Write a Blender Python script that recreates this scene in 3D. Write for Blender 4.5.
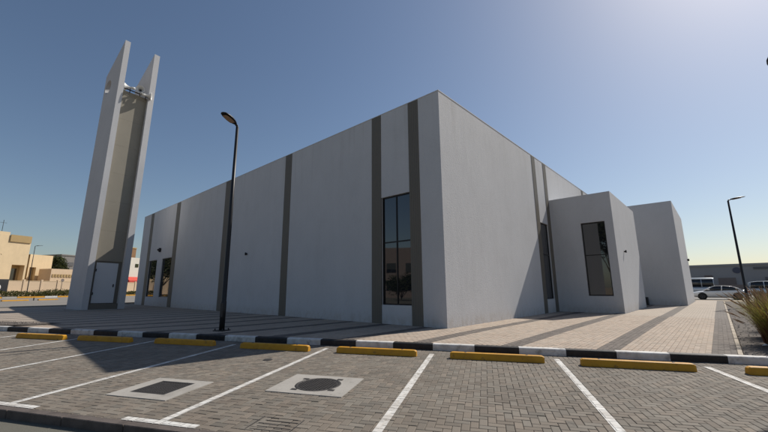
import bpy, bmesh, math, random
from mathutils import Matrix, Vector, noise as mnoise

for o in list(bpy.data.objects):
    bpy.data.objects.remove(o, do_unlink=True)
scene = bpy.context.scene
COL = scene.collection
random.seed(7)
R = math.radians

# ------------------------------------------------------------------ camera
CAM = (6.727, -10.499, 1.28)
YAW, PITCH, ROLL, FPX = 2.30462, 0.19773, -0.00719, 363.77
cam_d = bpy.data.cameras.new('camera')
cam_d.sensor_width = 36.0
cam_d.lens = FPX / 768 * 36
cam_d.clip_start = 0.05
cam_d.clip_end = 6000
cam = bpy.data.objects.new('camera', cam_d)
COL.objects.link(cam)
_f = Vector((math.cos(YAW) * math.cos(PITCH), math.sin(YAW) * math.cos(PITCH), math.sin(PITCH)))
_r = Vector((math.sin(YAW), -math.cos(YAW), 0))
_u = _r.cross(_f)
_r2 = _r * math.cos(ROLL) + _u * math.sin(ROLL)
_u2 = -_r * math.sin(ROLL) + _u * math.cos(ROLL)
cam.matrix_world = Matrix(((_r2.x, _u2.x, -_f.x, CAM[0]), (_r2.y, _u2.y, -_f.y, CAM[1]),
                           (_r2.z, _u2.z, -_f.z, CAM[2]), (0, 0, 0, 1)))
scene.camera = cam

# ------------------------------------------------------------------ sky, sun, exposure
SUN_AZ, SUN_EL = R(77.0), R(44.6)            # azimuth counted from +X towards +Y
world = bpy.data.worlds.new('World')
scene.world = world
world.use_nodes = True
wn = world.node_tree.nodes
wl = world.node_tree.links
bg = wn['Background']
sky = wn.new('ShaderNodeTexSky')
sky.sky_type = 'NISHITA'
sky.sun_disc = False
sky.sun_elevation = SUN_EL
sky.sun_rotation = R(90) - SUN_AZ
sky.altitude = 0
sky.air_density = 1.05
sky.dust_density = 0.85
sky.ozone_density = 2.0
bg.inputs['Strength'].default_value = 0.084
wl.new(sky.outputs['Color'], bg.inputs['Color'])

sun_d = bpy.data.lights.new('sun', 'SUN')
sun_d.energy = 5.0
sun_d.angle = R(0.53)
sun_d.color = (1.0, 0.94, 0.85)
sun = bpy.data.objects.new('sun', sun_d)
COL.objects.link(sun)
sd = Vector((math.cos(SUN_AZ) * math.cos(SUN_EL), math.sin(SUN_AZ) * math.cos(SUN_EL), math.sin(SUN_EL)))
sun.rotation_euler = sd.to_track_quat('Z', 'Y').to_euler()
sun.location = (20, 40, 60)

scene.view_settings.view_transform = 'Standard'
scene.view_settings.look = 'None'
scene.view_settings.exposure = 0.0
scene.view_settings.gamma = 1.0
scene.view_settings.use_curve_mapping = False


# ------------------------------------------------------------------ materials
def mat(name, col, rough=0.8, metal=0.0, var=0.0, vscale=3.0, col2=None, bump=0.0, bscale=60.0,
        spec=0.4, stretch=(1, 1, 1), island=0.0, coat=0.0, stain=None, fine=0.0, fscale=120.0, bdist=0.01, island_hue=None):
    m = bpy.data.materials.new(name)
    m.use_nodes = True
    nt = m.node_tree
    N, L = nt.nodes, nt.links
    b = N['Principled BSDF']
    b.inputs['Roughness'].default_value = rough
    b.inputs['Metallic'].default_value = metal
    b.inputs['Specular IOR Level'].default_value = spec
    if coat:
        b.inputs['Coat Weight'].default_value = coat
        b.inputs['Coat Roughness'].default_value = 0.05
    tc = N.new('ShaderNodeNewGeometry')
    mp = N.new('ShaderNodeMapping')
    mp.inputs['Scale'].default_value = stretch
    L.new(tc.outputs['Position'], mp.inputs['Vector'])
    rgb = N.new('ShaderNodeRGB')
    rgb.outputs[0].default_value = (*col, 1)
    out = rgb.outputs[0]
    if col2 is not None:
        n = N.new('ShaderNodeTexNoise')
        n.inputs['Scale'].default_value = vscale
        n.inputs['Detail'].default_value = 6
        n.inputs['Roughness'].default_value = 0.6
        L.new(mp.outputs[0], n.inputs['Vector'])
        cr = N.new('ShaderNodeMapRange')
        cr.inputs['From Min'].default_value = 0.38
        cr.inputs['From Max'].default_value = 0.66
        L.new(n.outputs['Fac'], cr.inputs['Value'])
        mx = N.new('ShaderNodeMix')
        mx.data_type = 'RGBA'
        L.new(cr.outputs[0], mx.inputs['Factor'])
        L.new(out, mx.inputs['A'])
        mx.inputs['B'].default_value = (*col2, 1)
        out = mx.outputs['Result']

    def mul(out, facsock, lo, hi):
        mr = N.new('ShaderNodeMapRange')
        mr.inputs['To Min'].default_value = lo
        mr.inputs['To Max'].default_value = hi
        L.new(facsock, mr.inputs['Value'])
        mx = N.new('ShaderNodeMix')
        mx.data_type = 'RGBA'
        mx.blend_type = 'MULTIPLY'
        mx.inputs['Factor'].default_value = 1
        L.new(out, mx.inputs['A'])
        L.new(mr.outputs[0], mx.inputs['B'])
        return mx.outputs['Result']

    if stain:
        for (sc_, lo_, hi_, amt, cc) in stain:
            n = N.new('ShaderNodeTexNoise')
            n.inputs['Scale'].default_value = sc_
            n.inputs['Detail'].default_value = 6
            n.inputs['Roughness'].default_value = 0.62
            L.new(tc.outputs['Position'], n.inputs['Vector'])
            mr = N.new('ShaderNodeMapRange')
            mr.inputs['From Min'].default_value = lo_; mr.inputs['From Max'].default_value = hi_
            mr.inputs['To Max'].default_value = amt
            L.new(n.outputs['Fac'], mr.inputs['Value'])
            mx = N.new('ShaderNodeMix'); mx.data_type = 'RGBA'
            L.new(mr.outputs[0], mx.inputs['Factor']); L.new(out, mx.inputs['A'])
            mx.inputs['B'].default_value = (*cc, 1)
            out = mx.outputs['Result']
    if var:
        n = N.new('ShaderNodeTexNoise')
        n.inputs['Scale'].default_value = vscale * 0.37
        n.inputs['Detail'].default_value = 8
        n.inputs['Roughness'].default_value = 0.65
        L.new(mp.outputs[0], n.inputs['Vector'])
        out = mul(out, n.outputs['Fac'], 1 - var, 1 + var)
    if fine:
        n = N.new('ShaderNodeTexNoise')
        n.inputs['Scale'].default_value = fscale
        n.inputs['Detail'].default_value = 3
        L.new(tc.outputs['Position'], n.inputs['Vector'])
        out = mul(out, n.outputs['Fac'], 1 - fine, 1 + fine)
    if island:
        g = N.new('ShaderNodeNewGeometry')
        oi = N.new('ShaderNodeObjectInfo')
        ad = N.new('ShaderNodeMath')
        L.new(g.outputs['Random Per Island'], ad.inputs[0])
        L.new(oi.outputs['Random'], ad.inputs[1])
        fr = N.new('ShaderNodeMath')
        fr.operation = 'FRACT'
        L.new(ad.outputs[0], fr.inputs[0])
        out = mul(out, fr.outputs[0], 1 - island, 1 + island)
        if island_hue:
            m7 = N.new('ShaderNodeMath')
            m7.operation = 'MULTIPLY'
            m7.inputs[1].default_value = 7.31
            L.new(fr.outputs[0], m7.inputs[0])
            f2 = N.new('ShaderNodeMath')
            f2.operation = 'FRACT'
            L.new(m7.outputs[0], f2.inputs[0])
            mx = N.new('ShaderNodeMix')
            mx.data_type = 'RGBA'
            L.new(f2.outputs[0], mx.inputs['Factor'])
            L.new(out, mx.inputs['A'])
            m2 = N.new('ShaderNodeMix')
            m2.data_type = 'RGBA'
            m2.blend_type = 'MULTIPLY'
            m2.inputs['Factor'].default_value = 1
            L.new(out, m2.inputs['A'])
            m2.inputs['B'].default_value = (*island_hue, 1)
            L.new(m2.outputs['Result'], mx.inputs['B'])
            out = mx.outputs['Result']
    L.new(out, b.inputs['Base Color'])
    if bump:
        n = N.new('ShaderNodeTexNoise')
        n.inputs['Scale'].default_value = bscale
        n.inputs['Detail'].default_value = 5
        L.new(mp.outputs[0], n.inputs['Vector'])
        bp = N.new('ShaderNodeBump')
        bp.inputs['Strength'].default_value = bump
        bp.inputs['Distance'].default_value = bdist
        L.new(n.outputs['Fac'], bp.inputs['Height'])
        L.new(bp.outputs[0], b.inputs['Normal'])
    return m


def stucco(name, col, streak=0.05, bump=0.35, gd=0.003, gs=70, mid=0.0, weather=False):
    """painted render: trowel mottling, faint vertical wash streaks, grit"""
    m = bpy.data.materials.new(name)
    m.use_nodes = True
    nt = m.node_tree
    N, L = nt.nodes, nt.links
    b = N['Principled BSDF']
    b.inputs['Roughness'].default_value = 0.85
    b.inputs['Specular IOR Level'].default_value = 0.25
    tc = N.new('ShaderNodeTexCoord')

    def noise(scale, stretch=(1, 1, 1), detail=5, rough=0.6):
        mp = N.new('ShaderNodeMapping')
        mp.inputs['Scale'].default_value = stretch
        L.new(tc.outputs['Object'], mp.inputs['Vector'])
        n = N.new('ShaderNodeTexNoise')
        n.inputs['Scale'].default_value = scale
        n.inputs['Detail'].default_value = detail
        n.inputs['Roughness'].default_value = rough
        L.new(mp.outputs[0], n.inputs['Vector'])
        return n.outputs['Fac']
    rgb = N.new('ShaderNodeRGB')
    rgb.outputs[0].default_value = (*col, 1)
    out = rgb.outputs[0]
    for fac, a in ((noise(0.5, detail=4), streak), (noise(2.2, (1, 1, 0.2)), streak * .6), (noise(9), streak * .7)):
        mr = N.new('ShaderNodeMapRange')
        mr.inputs['From Min'].default_value = .25
        mr.inputs['From Max'].default_value = .75
        mr.inputs['To Min'].default_value = 1 - a
        mr.inputs['To Max'].default_value = 1 + a
        L.new(fac, mr.inputs['Value'])
        mx = N.new('ShaderNodeMix')
        mx.data_type = 'RGBA'
        mx.blend_type = 'MULTIPLY'
        mx.inputs['Factor'].default_value = 1
        L.new(out, mx.inputs['A'])
        L.new(mr.outputs[0], mx.inputs['B'])
        out = mx.outputs['Result']
    if weather:
        # dust runs below the parapet, splash band at the foot, big trowel patches
        sp = N.new('ShaderNodeSeparateXYZ')
        L.new(tc.outputs['Object'], sp.inputs[0])

        def ramp(sock, a, b_, lo=0.0, hi=1.0):
            r_ = N.new('ShaderNodeMapRange')
            r_.inputs['From Min'].default_value = a; r_.inputs['From Max'].default_value = b_
            r_.inputs['To Min'].default_value = lo; r_.inputs['To Max'].default_value = hi
            r_.interpolation_type = 'SMOOTHSTEP'
            L.new(sock, r_.inputs['Value'])
            return r_.outputs[0]

        def times(p, q):
            t_ = N.new('ShaderNodeMath'); t_.operation = 'MULTIPLY'
            L.new(p, t_.inputs[0]); L.new(q, t_.inputs[1])
            return t_.outputs[0]

        def tint(out, fac, col_):
            mx = N.new('ShaderNodeMix'); mx.data_type = 'RGBA'
            L.new(fac, mx.inputs['Factor']); L.new(out, mx.inputs['A'])
            mx.inputs['B'].default_value = (*col_, 1)
            return mx.outputs['Result']
        runs = times(ramp(noise(3.5, (1, 1, .05), 4), .52, .74, 0, .20), ramp(sp.outputs['Z'], 5.2, 8.4))
        out = tint(out, runs, (.30, .28, .25))
        foot = times(ramp(noise(5, (1, 1, .6), 5), .35, .7, .1, .45), ramp(sp.outputs['Z'], .55, .02))
        out = tint(out, foot, (.36, .30, .23))
        patch = ramp(noise(.8, (1, 1, .7), 7, .7), .50, .64, 0, .11)
        out = tint(out, patch, (.40, .395, .385))
    L.new(out, b.inputs['Base Color'])
    b1 = N.new('ShaderNodeBump')
    b1.inputs['Strength'].default_value = bump
    b1.inputs['Distance'].default_value = 0.012
    L.new(noise(3.0, (1, 1, 0.45), 6), b1.inputs['Height'])
    b2 = N.new('ShaderNodeBump')
    b2.inputs['Strength'].default_value = bump * .8
    b2.inputs['Distance'].default_value = gd
    L.new(noise(gs, detail=2), b2.inputs['Height'])
    if mid:
        b3 = N.new('ShaderNodeBump')
        b3.inputs['Strength'].default_value = 1.0
        b3.inputs['Distance'].default_value = mid
        L.new(noise(24, (1, 1, .8), 4, .6), b3.inputs['Height'])
        L.new(b1.outputs[0], b3.inputs['Normal'])
        L.new(b3.outputs[0], b2.inputs['Normal'])
    else:
        L.new(b1.outputs[0], b2.inputs['Normal'])
    L.new(b2.outputs[0], b.inputs['Normal'])
    return m


M = {}
M['white'] = stucco('white_render', (0.55, 0.55, 0.558), 0.035, 0.45, 0.004, 60, 0.008, True)
M['minaret_white'] = stucco('minaret_render', (0.49, 0.49, 0.50), 0.05, 0.3)
M['taupe'] = mat('taupe_cladding', (0.145, 0.13, 0.106), 0.6, var=0.12, vscale=1.5, bump=0.1, bscale=40)
M['tan_panel'] = mat('tan_panel', (0.255, 0.232, 0.188), 0.8, var=0.12, vscale=2, bump=0.1, bscale=30)
M['coping'] = mat('coping_paint', (0.56, 0.565, 0.58), 0.75, var=0.08)
M['roof'] = mat('roof_screed', (0.42, 0.40, 0.37), 0.9, var=0.15)
M['glass'] = mat('tinted_glass', (0.012, 0.014, 0.018), 0.02, spec=0.5, bump=0.012, bscale=0.9, bdist=0.05)
M['glass'].node_tree.nodes['Principled BSDF'].inputs['IOR'].default_value = 1.85
M['frame'] = mat('dark_aluminium', (0.03, 0.029, 0.029), 0.4, metal=0.6)
M['door'] = mat('door_paint', (0.55, 0.56, 0.58), 0.5, var=0.05)
M['black'] = mat('black_metal', (0.018, 0.018, 0.02), 0.42, metal=0.3)
M['dark_plastic'] = mat('dark_plastic', (0.03, 0.03, 0.032), 0.5)
M['lens'] = mat('lamp_lens', (0.42, 0.28, 0.18), 0.25, var=0.2, vscale=20)
M['horn'] = mat('horn_grey', (0.62, 0.62, 0.60), 0.4)
M['horn_dark'] = mat('horn_throat', (0.06, 0.06, 0.06), 0.5)
M['paver'] = mat('grey_paver', (0.168, 0.150, 0.125), 0.88, stain=((.5, .52, .66, .45, (.115, .10, .083)), (.8, .58, .72, .40, (.25, .215, .165)), (2.6, .66, .72, .6, (.055, .05, .045))), var=0.22, vscale=1.2, island=0.17, bump=0.35, bscale=90,
                 fine=0.16, fscale=160, bdist=0.004, island_hue=(1.04, 0.97, 0.93))
M['sand_joint'] = mat('joint_sand', (0.17, 0.15, 0.125), 0.95, var=0.2, vscale=8, bump=0.3, bscale=200)
M['pave_light'] = mat('cream_paver', (0.36, 0.30, 0.243), 0.88, stain=((.7, .54, .68, .4, (.27, .22, .175)), (3.1, .67, .73, .45, (.16, .135, .11))), var=0.14, vscale=1.0, island=0.10, bump=0.3, bscale=90,
                      fine=0.10, fscale=160, bdist=0.004, island_hue=(1.03, 0.97, 0.93))
M['pave_dark'] = mat('brown_paver', (0.128, 0.107, 0.092), 0.88, var=0.14, vscale=1.0, island=0.16, bump=0.3, bscale=90,
                     fine=0.12, fscale=160, bdist=0.004)
M['line'] = mat('worn_white_paint', stain=((7, .55, .66, .55, (.20, .18, .155)), (1.1, .5, .7, .35, (.30, .27, .23))), col=(0.66, 0.65, 0.62), rough=0.75, col2=(0.50, 0.47, 0.43), vscale=5, island=0.06, bump=0.3,
                bscale=120, fine=0.12, fscale=90, bdist=0.004)
M['kerb_white'] = mat('kerb_white_paint', stain=((5, .55, .68, .55, (.16, .14, .12)),), col=(0.66, 0.65, 0.63), rough=0.7, col2=(0.50, 0.475, 0.44), vscale=6, var=0.2, bump=0.2, bscale=70, fine=.1)
M['kerb_black'] = mat('kerb_black_paint', (0.013, 0.012, 0.013), 0.6, col2=(0.032, 0.028, 0.027), vscale=7, bump=0.25, bscale=70)
M['kerb_brown'] = mat('kerb_concrete_dark', (0.115, 0.095, 0.085), 0.9, col2=(0.075, 0.062, 0.055), vscale=5, bump=0.3, bscale=60, island=.06)
M['yellow'] = mat('yellow_paint', stain=((9, .60, .68, .6, (.06, .045, .03)), (3, .60, .74, .35, (.34, .24, .11))), col=(0.56, 0.275, 0.012), rough=0.6, col2=(0.48, 0.225, 0.012), vscale=5, var=0.22, bump=0.2, bscale=50, fine=0.1, fscale=60)
M['concrete'] = mat('pale_concrete', (0.34, 0.32, 0.29), 0.9, stain=((1.6, .5, .68, .5, (.20, .18, .155)), (9, .6, .7, .4, (.12, .11, .10))), var=0.16, vscale=5, bump=0.3, bscale=80, fine=0.12)
M['iron'] = mat('cast_iron', (0.05, 0.046, 0.044), 0.6, metal=0.3, var=0.3, vscale=20, bump=0.4, bscale=60)
M['pit'] = mat('drain_pit', (0.01, 0.01, 0.01), 0.9)
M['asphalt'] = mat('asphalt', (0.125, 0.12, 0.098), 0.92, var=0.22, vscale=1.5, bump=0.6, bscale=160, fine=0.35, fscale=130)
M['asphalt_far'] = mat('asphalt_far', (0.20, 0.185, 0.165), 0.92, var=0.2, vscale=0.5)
M['sand'] = mat('sand', (0.36, 0.29, 0.205), 0.95, col2=(0.30, 0.235, 0.165), vscale=0.15, var=0.15, bump=0.3, bscale=5)
M['soil'] = mat('gravel_soil', (0.125, 0.105, 0.09), 0.95, col2=(0.08, 0.068, 0.06), vscale=6, var=0.25, bump=0.8, bscale=40, fine=0.3, fscale=60, bdist=0.02)
M['stone'] = mat('bed_stone', (0.22, 0.195, 0.17), 0.9, island=0.4, var=0.2)
M['litter'] = mat('litter_paper', (0.7, 0.69, 0.66), 0.8)
M['grass_green'] = mat('grass_green', (0.21, 0.225, 0.05), 0.7, island=0.4, island_hue=(1.2, 1.0, 0.85))
M['grass_red'] = mat('grass_red', (0.15, 0.065, 0.04), 0.75, island=0.4, island_hue=(1.2, 1.1, 0.8))
M['plume'] = mat('grass_plume', (0.36, 0.26, 0.17), 0.9, island=0.25)
M['hedge'] = mat('hedge_leaf', (0.075, 0.085, 0.025), 0.7, island=0.45, island_hue=(1.3, 1.0, 0.8))
M['leaf'] = mat('tree_leaf', (0.045, 0.06, 0.022), 0.6, island=0.45, island_hue=(1.2, 1.05, 0.7))
M['bark'] = mat('bark', (0.12, 0.09, 0.065), 0.9, var=0.3, vscale=6, bump=0.5, bscale=25)
M['beige'] = stucco('beige_render', (0.68, 0.53, 0.335), 0.06, 0.2)
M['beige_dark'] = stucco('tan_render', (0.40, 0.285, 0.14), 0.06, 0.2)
M['beige_pink'] = stucco('pink_beige_render', (0.62, 0.47, 0.32), 0.06, 0.2)
M['brown_wall'] = stucco('brown_render', (0.24, 0.14, 0.075), 0.08, 0.2)
M['grey_wall'] = stucco('grey_render', (0.23, 0.215, 0.20), 0.08, 0.2)
M['shed_grey'] = mat('shed_cladding', (0.30, 0.295, 0.295), 0.7, var=0.15, vscale=0.6, island=0.06)
M['shed_dark'] = mat('shed_dark', (0.12, 0.118, 0.12), 0.6, var=0.2)
M['shed_brown'] = mat('shed_brown', (0.19, 0.155, 0.14), 0.7, var=0.2)
M['sign_blue'] = mat('sign_blue', (0.07, 0.075, 0.11), 0.5)
M['red'] = mat('red_awning', (0.52, 0.06, 0.04), 0.7, var=0.1)
M['white_house'] = stucco('white_house_render', (0.66, 0.62, 0.54), 0.05, 0.2)
M['car_white'] = mat('white_car_paint', (0.72, 0.72, 0.71), 0.3, coat=0.8, spec=0.5)
M['car_silver'] = mat('silver_car_paint', (0.50, 0.54, 0.58), 0.32, metal=0.25, coat=0.8)
M['car_dark'] = mat('dark_car_paint', (0.03, 0.03, 0.033), 0.35, coat=0.6)
M['car_glass'] = mat('car_glass', (0.01, 0.011, 0.013), 0.04, spec=0.7)
M['edging'] = mat('edging_concrete', (0.40, 0.345, 0.275), 0.9, var=0.15, vscale=5, bump=0.3, bscale=80, fine=0.12)
M['tyre'] = mat('tyre_rubber', (0.018, 0.018, 0.018), 0.85)
M['rim'] = mat('alloy_rim', (0.10, 0.10, 0.105), 0.4, metal=0.5)
M['tail'] = mat('tail_lamp', (0.30, 0.015, 0.012), 0.3)
M['head'] = mat('head_lamp', (0.65, 0.66, 0.68), 0.15)


def make_leafy(m, amount):
    """thin leaves let light through"""
    N, L = m.node_tree.nodes, m.node_tree.links
    b = N['Principled BSDF']
    tr = N.new('ShaderNodeBsdfTranslucent')
    src = b.inputs['Base Color'].links[0].from_socket
    L.new(src, tr.inputs['Color'])
    mx = N.new('ShaderNodeMixShader')
    mx.inputs[0].default_value = amount
    L.new(b.outputs[0], mx.inputs[1]); L.new(tr.outputs[0], mx.inputs[2])
    L.new(mx.outputs[0], N['Material Output'].inputs['Surface'])


for _k in ('grass_green', 'grass_red', 'hedge', 'leaf', 'plume'):
    make_leafy(M[_k], 0.45)


# ------------------------------------------------------------------ object helpers
class MB:
    def __init__(s):
        s.v = []
        s.f = []
        s.mi = []
        s.smooth = []

    def add(s, vs, fs, mi=0, smooth=False):
        k = len(s.v)
        s.v += [tuple(v) for v in vs]
        for f in fs:
            s.f.append([k + i for i in f])
            s.mi.append(mi)
            s.smooth.append(smooth)

    def box(s, x0, x1, y0, y1, z0, z1, mi=0):
        s.add([(x0, y0, z0), (x1, y0, z0), (x1, y1, z0), (x0, y1, z0), (x0, y0, z1), (x1, y0, z1), (x1, y1, z1), (x0, y1, z1)],
              [(0, 3, 2, 1), (4, 5, 6, 7), (0, 1, 5, 4), (1, 2, 6, 5), (2, 3, 7, 6), (3, 0, 4, 7)], mi)

    def bbox(s, x0, x1, y0, y1, z0, z1, b=0.01, mi=0):
        """box with chamfered edges"""
        bm = bmesh.new()
        bmesh.ops.create_cube(bm, size=1)
        for v in bm.verts:
            v.co = Vector(((x0 + x1) / 2 + v.co.x * (x1 - x0), (y0 + y1) / 2 + v.co.y * (y1 - y0), (z0 + z1) / 2 + v.co.z * (z1 - z0)))
        bmesh.ops.bevel(bm, geom=list(bm.edges), offset=b, segments=1, affect='EDGES')
        bm.verts.index_update()
        s.add([v.co[:] for v in bm.verts], [[v.index for v in f.verts] for f in bm.faces], mi)
        bm.free()

    def prism(s, poly, axis, a0, a1, mi=0):
        """closed polygon (2-D) extruded along axis"""
        n = len(poly)

        def P(p, a):
            return {'x': (a, p[0], p[1]), 'y': (p[0], a, p[1]), 'z': (p[0], p[1], a)}[axis]
        vs = [P(p, a0) for p in poly] + [P(p, a1) for p in poly]
        fs = [tuple(range(n))[::-1], tuple(range(n, 2 * n))]
        fs += [(i, (i + 1) % n, n + (i + 1) % n, n + i) for i in range(n)]
        s.add(vs, fs, mi)

    def tube(s, pts, rad, seg=10, cap=True, mi=0):
        pts = [Vector(p) for p in pts]
        if not isinstance(rad, (list, tuple)):
            rad = [rad] * len(pts)
        vs, fs = [], []
        for i, p in enumerate(pts):
            d = (pts[min(i + 1, len(pts) - 1)] - pts[max(i - 1, 0)]).normalized()
            a = d.cross(Vector((0.31, 0.95, 0.05)) if abs(d.z) > .8 else Vector((0, 0, 1))).normalized()
            b = d.cross(a)
            for j in range(seg):
                t = 2 * math.pi * j / seg
                vs.append(p + (a * math.cos(t) + b * math.sin(t)) * rad[i])
        for i in range(len(pts) - 1):
            for j in range(seg):
                k = (j + 1) % seg
                fs.append((i * seg + j, i * seg + k, (i + 1) * seg + k, (i + 1) * seg + j))
        s.add(vs, fs, mi, True)
        if cap:
            m = (len(pts) - 1) * seg
            k = len(s.v) - len(vs)
            s.f.append([k + j for j in range(seg)][::-1]); s.mi.append(mi); s.smooth.append(False)
            s.f.append([k + m + j for j in range(seg)]); s.mi.append(mi); s.smooth.append(False)

    def lathe(s, prof, origin, axis, seg=20, mi=0, smooth=True):
        """prof: (distance along axis, radius)"""
        ax = Vector(axis).normalized()
        a = ax.cross(Vector((0, 0, 1)) if abs(ax.z) < .9 else Vector((1, 0, 0))).normalized()
        b = ax.cross(a)
        o = Vector(origin)
        vs, fs = [], []
        for (h, r) in prof:
            for j in range(seg):
                t = 2 * math.pi * j / seg
                vs.append(o + ax * h + (a * math.cos(t) + b * math.sin(t)) * r)
        for i in range(len(prof) - 1):
            for j in range(seg):
                k = (j + 1) % seg
                fs.append((i * seg + j, i * seg + k, (i + 1) * seg + k, (i + 1) * seg + j))
        s.add(vs, fs, mi, smooth)

    def mesh(s, name, mats, fixn=True):
        me = bpy.data.meshes.new(name)
        me.from_pydata(s.v, [], s.f)
        if not isinstance(mats, (list, tuple)):
            mats = [mats]
        for m in mats:
            me.materials.append(m)
        me.polygons.foreach_set('material_index', s.mi)
        me.polygons.foreach_set('use_smooth', s.smooth)
        if fixn:
            bm = bmesh.new()
            bm.from_mesh(me)
            bmesh.ops.recalc_face_normals(bm, faces=bm.faces)
            bm.to_mesh(me)
            bm.free()
        me.update()
        return me

    def build(s, name, mats, parent=None, fixn=True):
        return link(name, s.mesh(name, mats, fixn), parent)


def link(name, me, parent=None, loc=None):
    o = bpy.data.objects.new(name, me)
    COL.objects.link(o)
    if parent:
        o.parent = parent
    if loc:
        o.location = loc
    return o


def tag(o, label=None, cat=None, group=None, kind=None):
    if label: o['label'] = label
    if cat: o['category'] = cat
    if group: o['group'] = group
    if kind: o['kind'] = kind
    return o


def thing(name, label, cat, loc=(0, 0, 0), rz=0, group=None):
    o = bpy.data.objects.new(name, None)
    COL.objects.link(o)
    o.location = loc
    o.rotation_euler = (0, 0, rz)
    o.empty_display_size = 0.3
    return tag(o, label, cat, group)


def copy_tree(o, parent=None):
    c = o.copy()
    COL.objects.link(c)
    c.parent = parent
    for ch in list(o.children):
        copy_tree(ch, c)
    return c


# ------------------------------------------------------------------ frames
TH = R(26.8144)
EX, EY = math.cos(TH), math.sin(TH)          # along the kerb
NX, NY = -EY, EX                             # from the parking towards the plaza
PA, PB, PZ = -0.0181157, 0.0183515, -0.104   # parking plane
KV = -3.17                                   # kerb face
FV = -8.55                                   # front edge of the bays
KH = 0.145                                   # kerb upstand


def uv(u, v):
    return (u * EX + v * NX, u * EY + v * NY)


def to_uv(x, y):
    return (x * EX + y * EY, x * NX + y * NY)


def zpark(x, y):
    return PZ + PA * x + PB * y


_e3 = Vector((EX, EY, PA * EX + PB * EY)).normalized()
_n3 = Vector((NX, NY, PA * NX + PB * NY))
_z3 = _e3.cross(_n3).normalized()
_n3 = _z3.cross(_e3).normalized()
PM = Matrix(((_e3.x, _n3.x, _z3.x, 0), (_e3.y, _n3.y, _z3.y, 0), (_e3.z, _n3.z, _z3.z, PZ), (0, 0, 0, 1)))
UM = Matrix(((EX, NX, 0, 0), (EY, NY, 0, 0), (0, 0, 1, 0), (0, 0, 0, 1)))


def zplaza(x, y):
    u, v = to_uv(x, y)
    kx, ky = uv(u, KV)
    zk = zpark(kx, ky) + KH
    t = min(max((v - KV - 0.12) / (2.9 + 1.3 * max(0, u - 1.0)), 0), 1)
    s = (1 - t) ** 1.4
    w = min(max((u + 26) / 8, 0), 1)
    return zk * s * w


# ================================================================== SETTING
# ground sheet to the horizon
mb = MB()
us = [-2500, -300, -110, -80, -64, -50, -30, 0, 60, 2500]
vs_ = [-2500, -40, -26, -2.6, -2.35, 6, 40, 90, 300, 2500]


def ground_z(u, v):
    if -30 < v < -2.5:
        return -0.95
    if v < 0:
        return -0.55 if v < -3 else -0.16
    if u <= -80: return 0.35
    if u <= -64: return -0.16 + (-64 - u) / 16 * 0.4
    return -0.16


g = [[(*uv(u, v), ground_z(u, v)) for u in us] for v in vs_]
nu = len(us)
mb.add([p for r in g for p in r], [(j * nu + i, j * nu + i + 1, (j + 1) * nu + i + 1, (j + 1) * nu + i)
                                   for j in range(len(vs_) - 1) for i in range(nu - 1)])
tag(mb.build('ground', M['sand']), 'pale sandy ground reaching to the horizon', 'ground', kind='structure')

# asphalt road in the foreground (where the photographer stands)
mb = MB()
zc = -0.105
for i in range(10):
    u0, u1 = -50 + i * 8, -50 + (i + 1) * 8
    mb.add([(u0, -24, zc), (u1, -24, zc), (u1, FV - 0.10, zc), (u0, FV - 0.10, zc)], [(0, 1, 2, 3)])
o = mb.build('road', M['asphalt'])
o.matrix_world = PM
tag(o, 'grey asphalt road along the front of the parking bays', 'road', kind='structure')

# ---- parking lot with herringbone pavers -------------------------------------
park = MB()
park.add([(-24, FV + 0.02, -0.012), (14, FV + 0.02, -0.012), (14, KV + 0.01, -0.012), (-24, KV + 0.01, -0.012)], [(0, 1, 2, 3)])
parking = park.build('parking_lot', M['sand_joint'])
parking.matrix_world = PM
tag(parking, 'herringbone paved parking area with white bay lines', 'parking', kind='structure')

A = 0.1
rects = []
v_lo, v_hi = FV + 0.02, KV
for j in range(int(v_lo / A) - 2, int(v_hi / A) + 3):
    for i in range(-240, 140):
        k = (i - j) % 4
        if k == 0:
            r = (i * A, (i + 2) * A, j * A, (j + 1) * A)
        elif k == 3:
            r = (i * A, (i + 1) * A, j * A, (j + 2) * A)
        else:
            continue
        r = (r[0], r[1], max(r[2], v_lo), min(r[3], v_hi))
        if r[3] - r[2] < 0.03:
            continue
        rects.append(r)


def paver_geo(m, x0, x1, y0, y1, z=0.0, gap=0.0035, ch=0.006, depth=0.012, tilt=0.0, zf=None, mi=0):
    a0, a1, b0, b1 = x0 + gap, x1 - gap, y0 + gap, y1 - gap
    dz = random.uniform(-0.0015, 0.0015) - (0.003 if random.random() < .06 else 0)
    tx, ty = random.uniform(-tilt, tilt), random.uniform(-tilt, tilt)
    cx, cy = (x0 + x1) / 2, (y0 + y1) / 2

    def zz(x, y, d):
        base = zf(x, y) if zf else z
        return base + dz - d + tx * (x - cx) + ty * (y - cy)
    vs = [(x, y, zz(x, y, depth)) for x, y in ((a0, b0), (a1, b0), (a1, b1), (a0, b1))]
    vs += [(x, y, zz(x, y, ch * .5)) for x, y in ((a0, b0), (a1, b0), (a1, b1), (a0, b1))]
    vs += [(x, y, zz(x, y, 0)) for x, y in ((a0 + ch, b0 + ch), (a1 - ch, b0 + ch), (a1 - ch, b1 - ch), (a0 + ch, b1 - ch))]
    fs = [(8, 9, 10, 11)]
    for q in range(4):
        w = (q + 1) % 4
        fs += [(q, w, 4 + w, 4 + q), (4 + q, 4 + w, 8 + w, 8 + q)]
    m.add(vs, fs, mi)


# footprints that replace pavers (drain, manhole, small covers): u0,u1,v0,v1
DRAIN = (-4.36, -3.24, -7.82, -6.84)
MANH = (-2.12, -0.85, -7.06, -6.03)
COVER = (-1.52, -0.96, -8.40, -7.96)


def inside(r, q, m=0.0):
    return r[0] >= q[0] - m and r[1] <= q[1] + m and r[2] >= q[2] - m and r[3] <= q[3] + m


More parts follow.
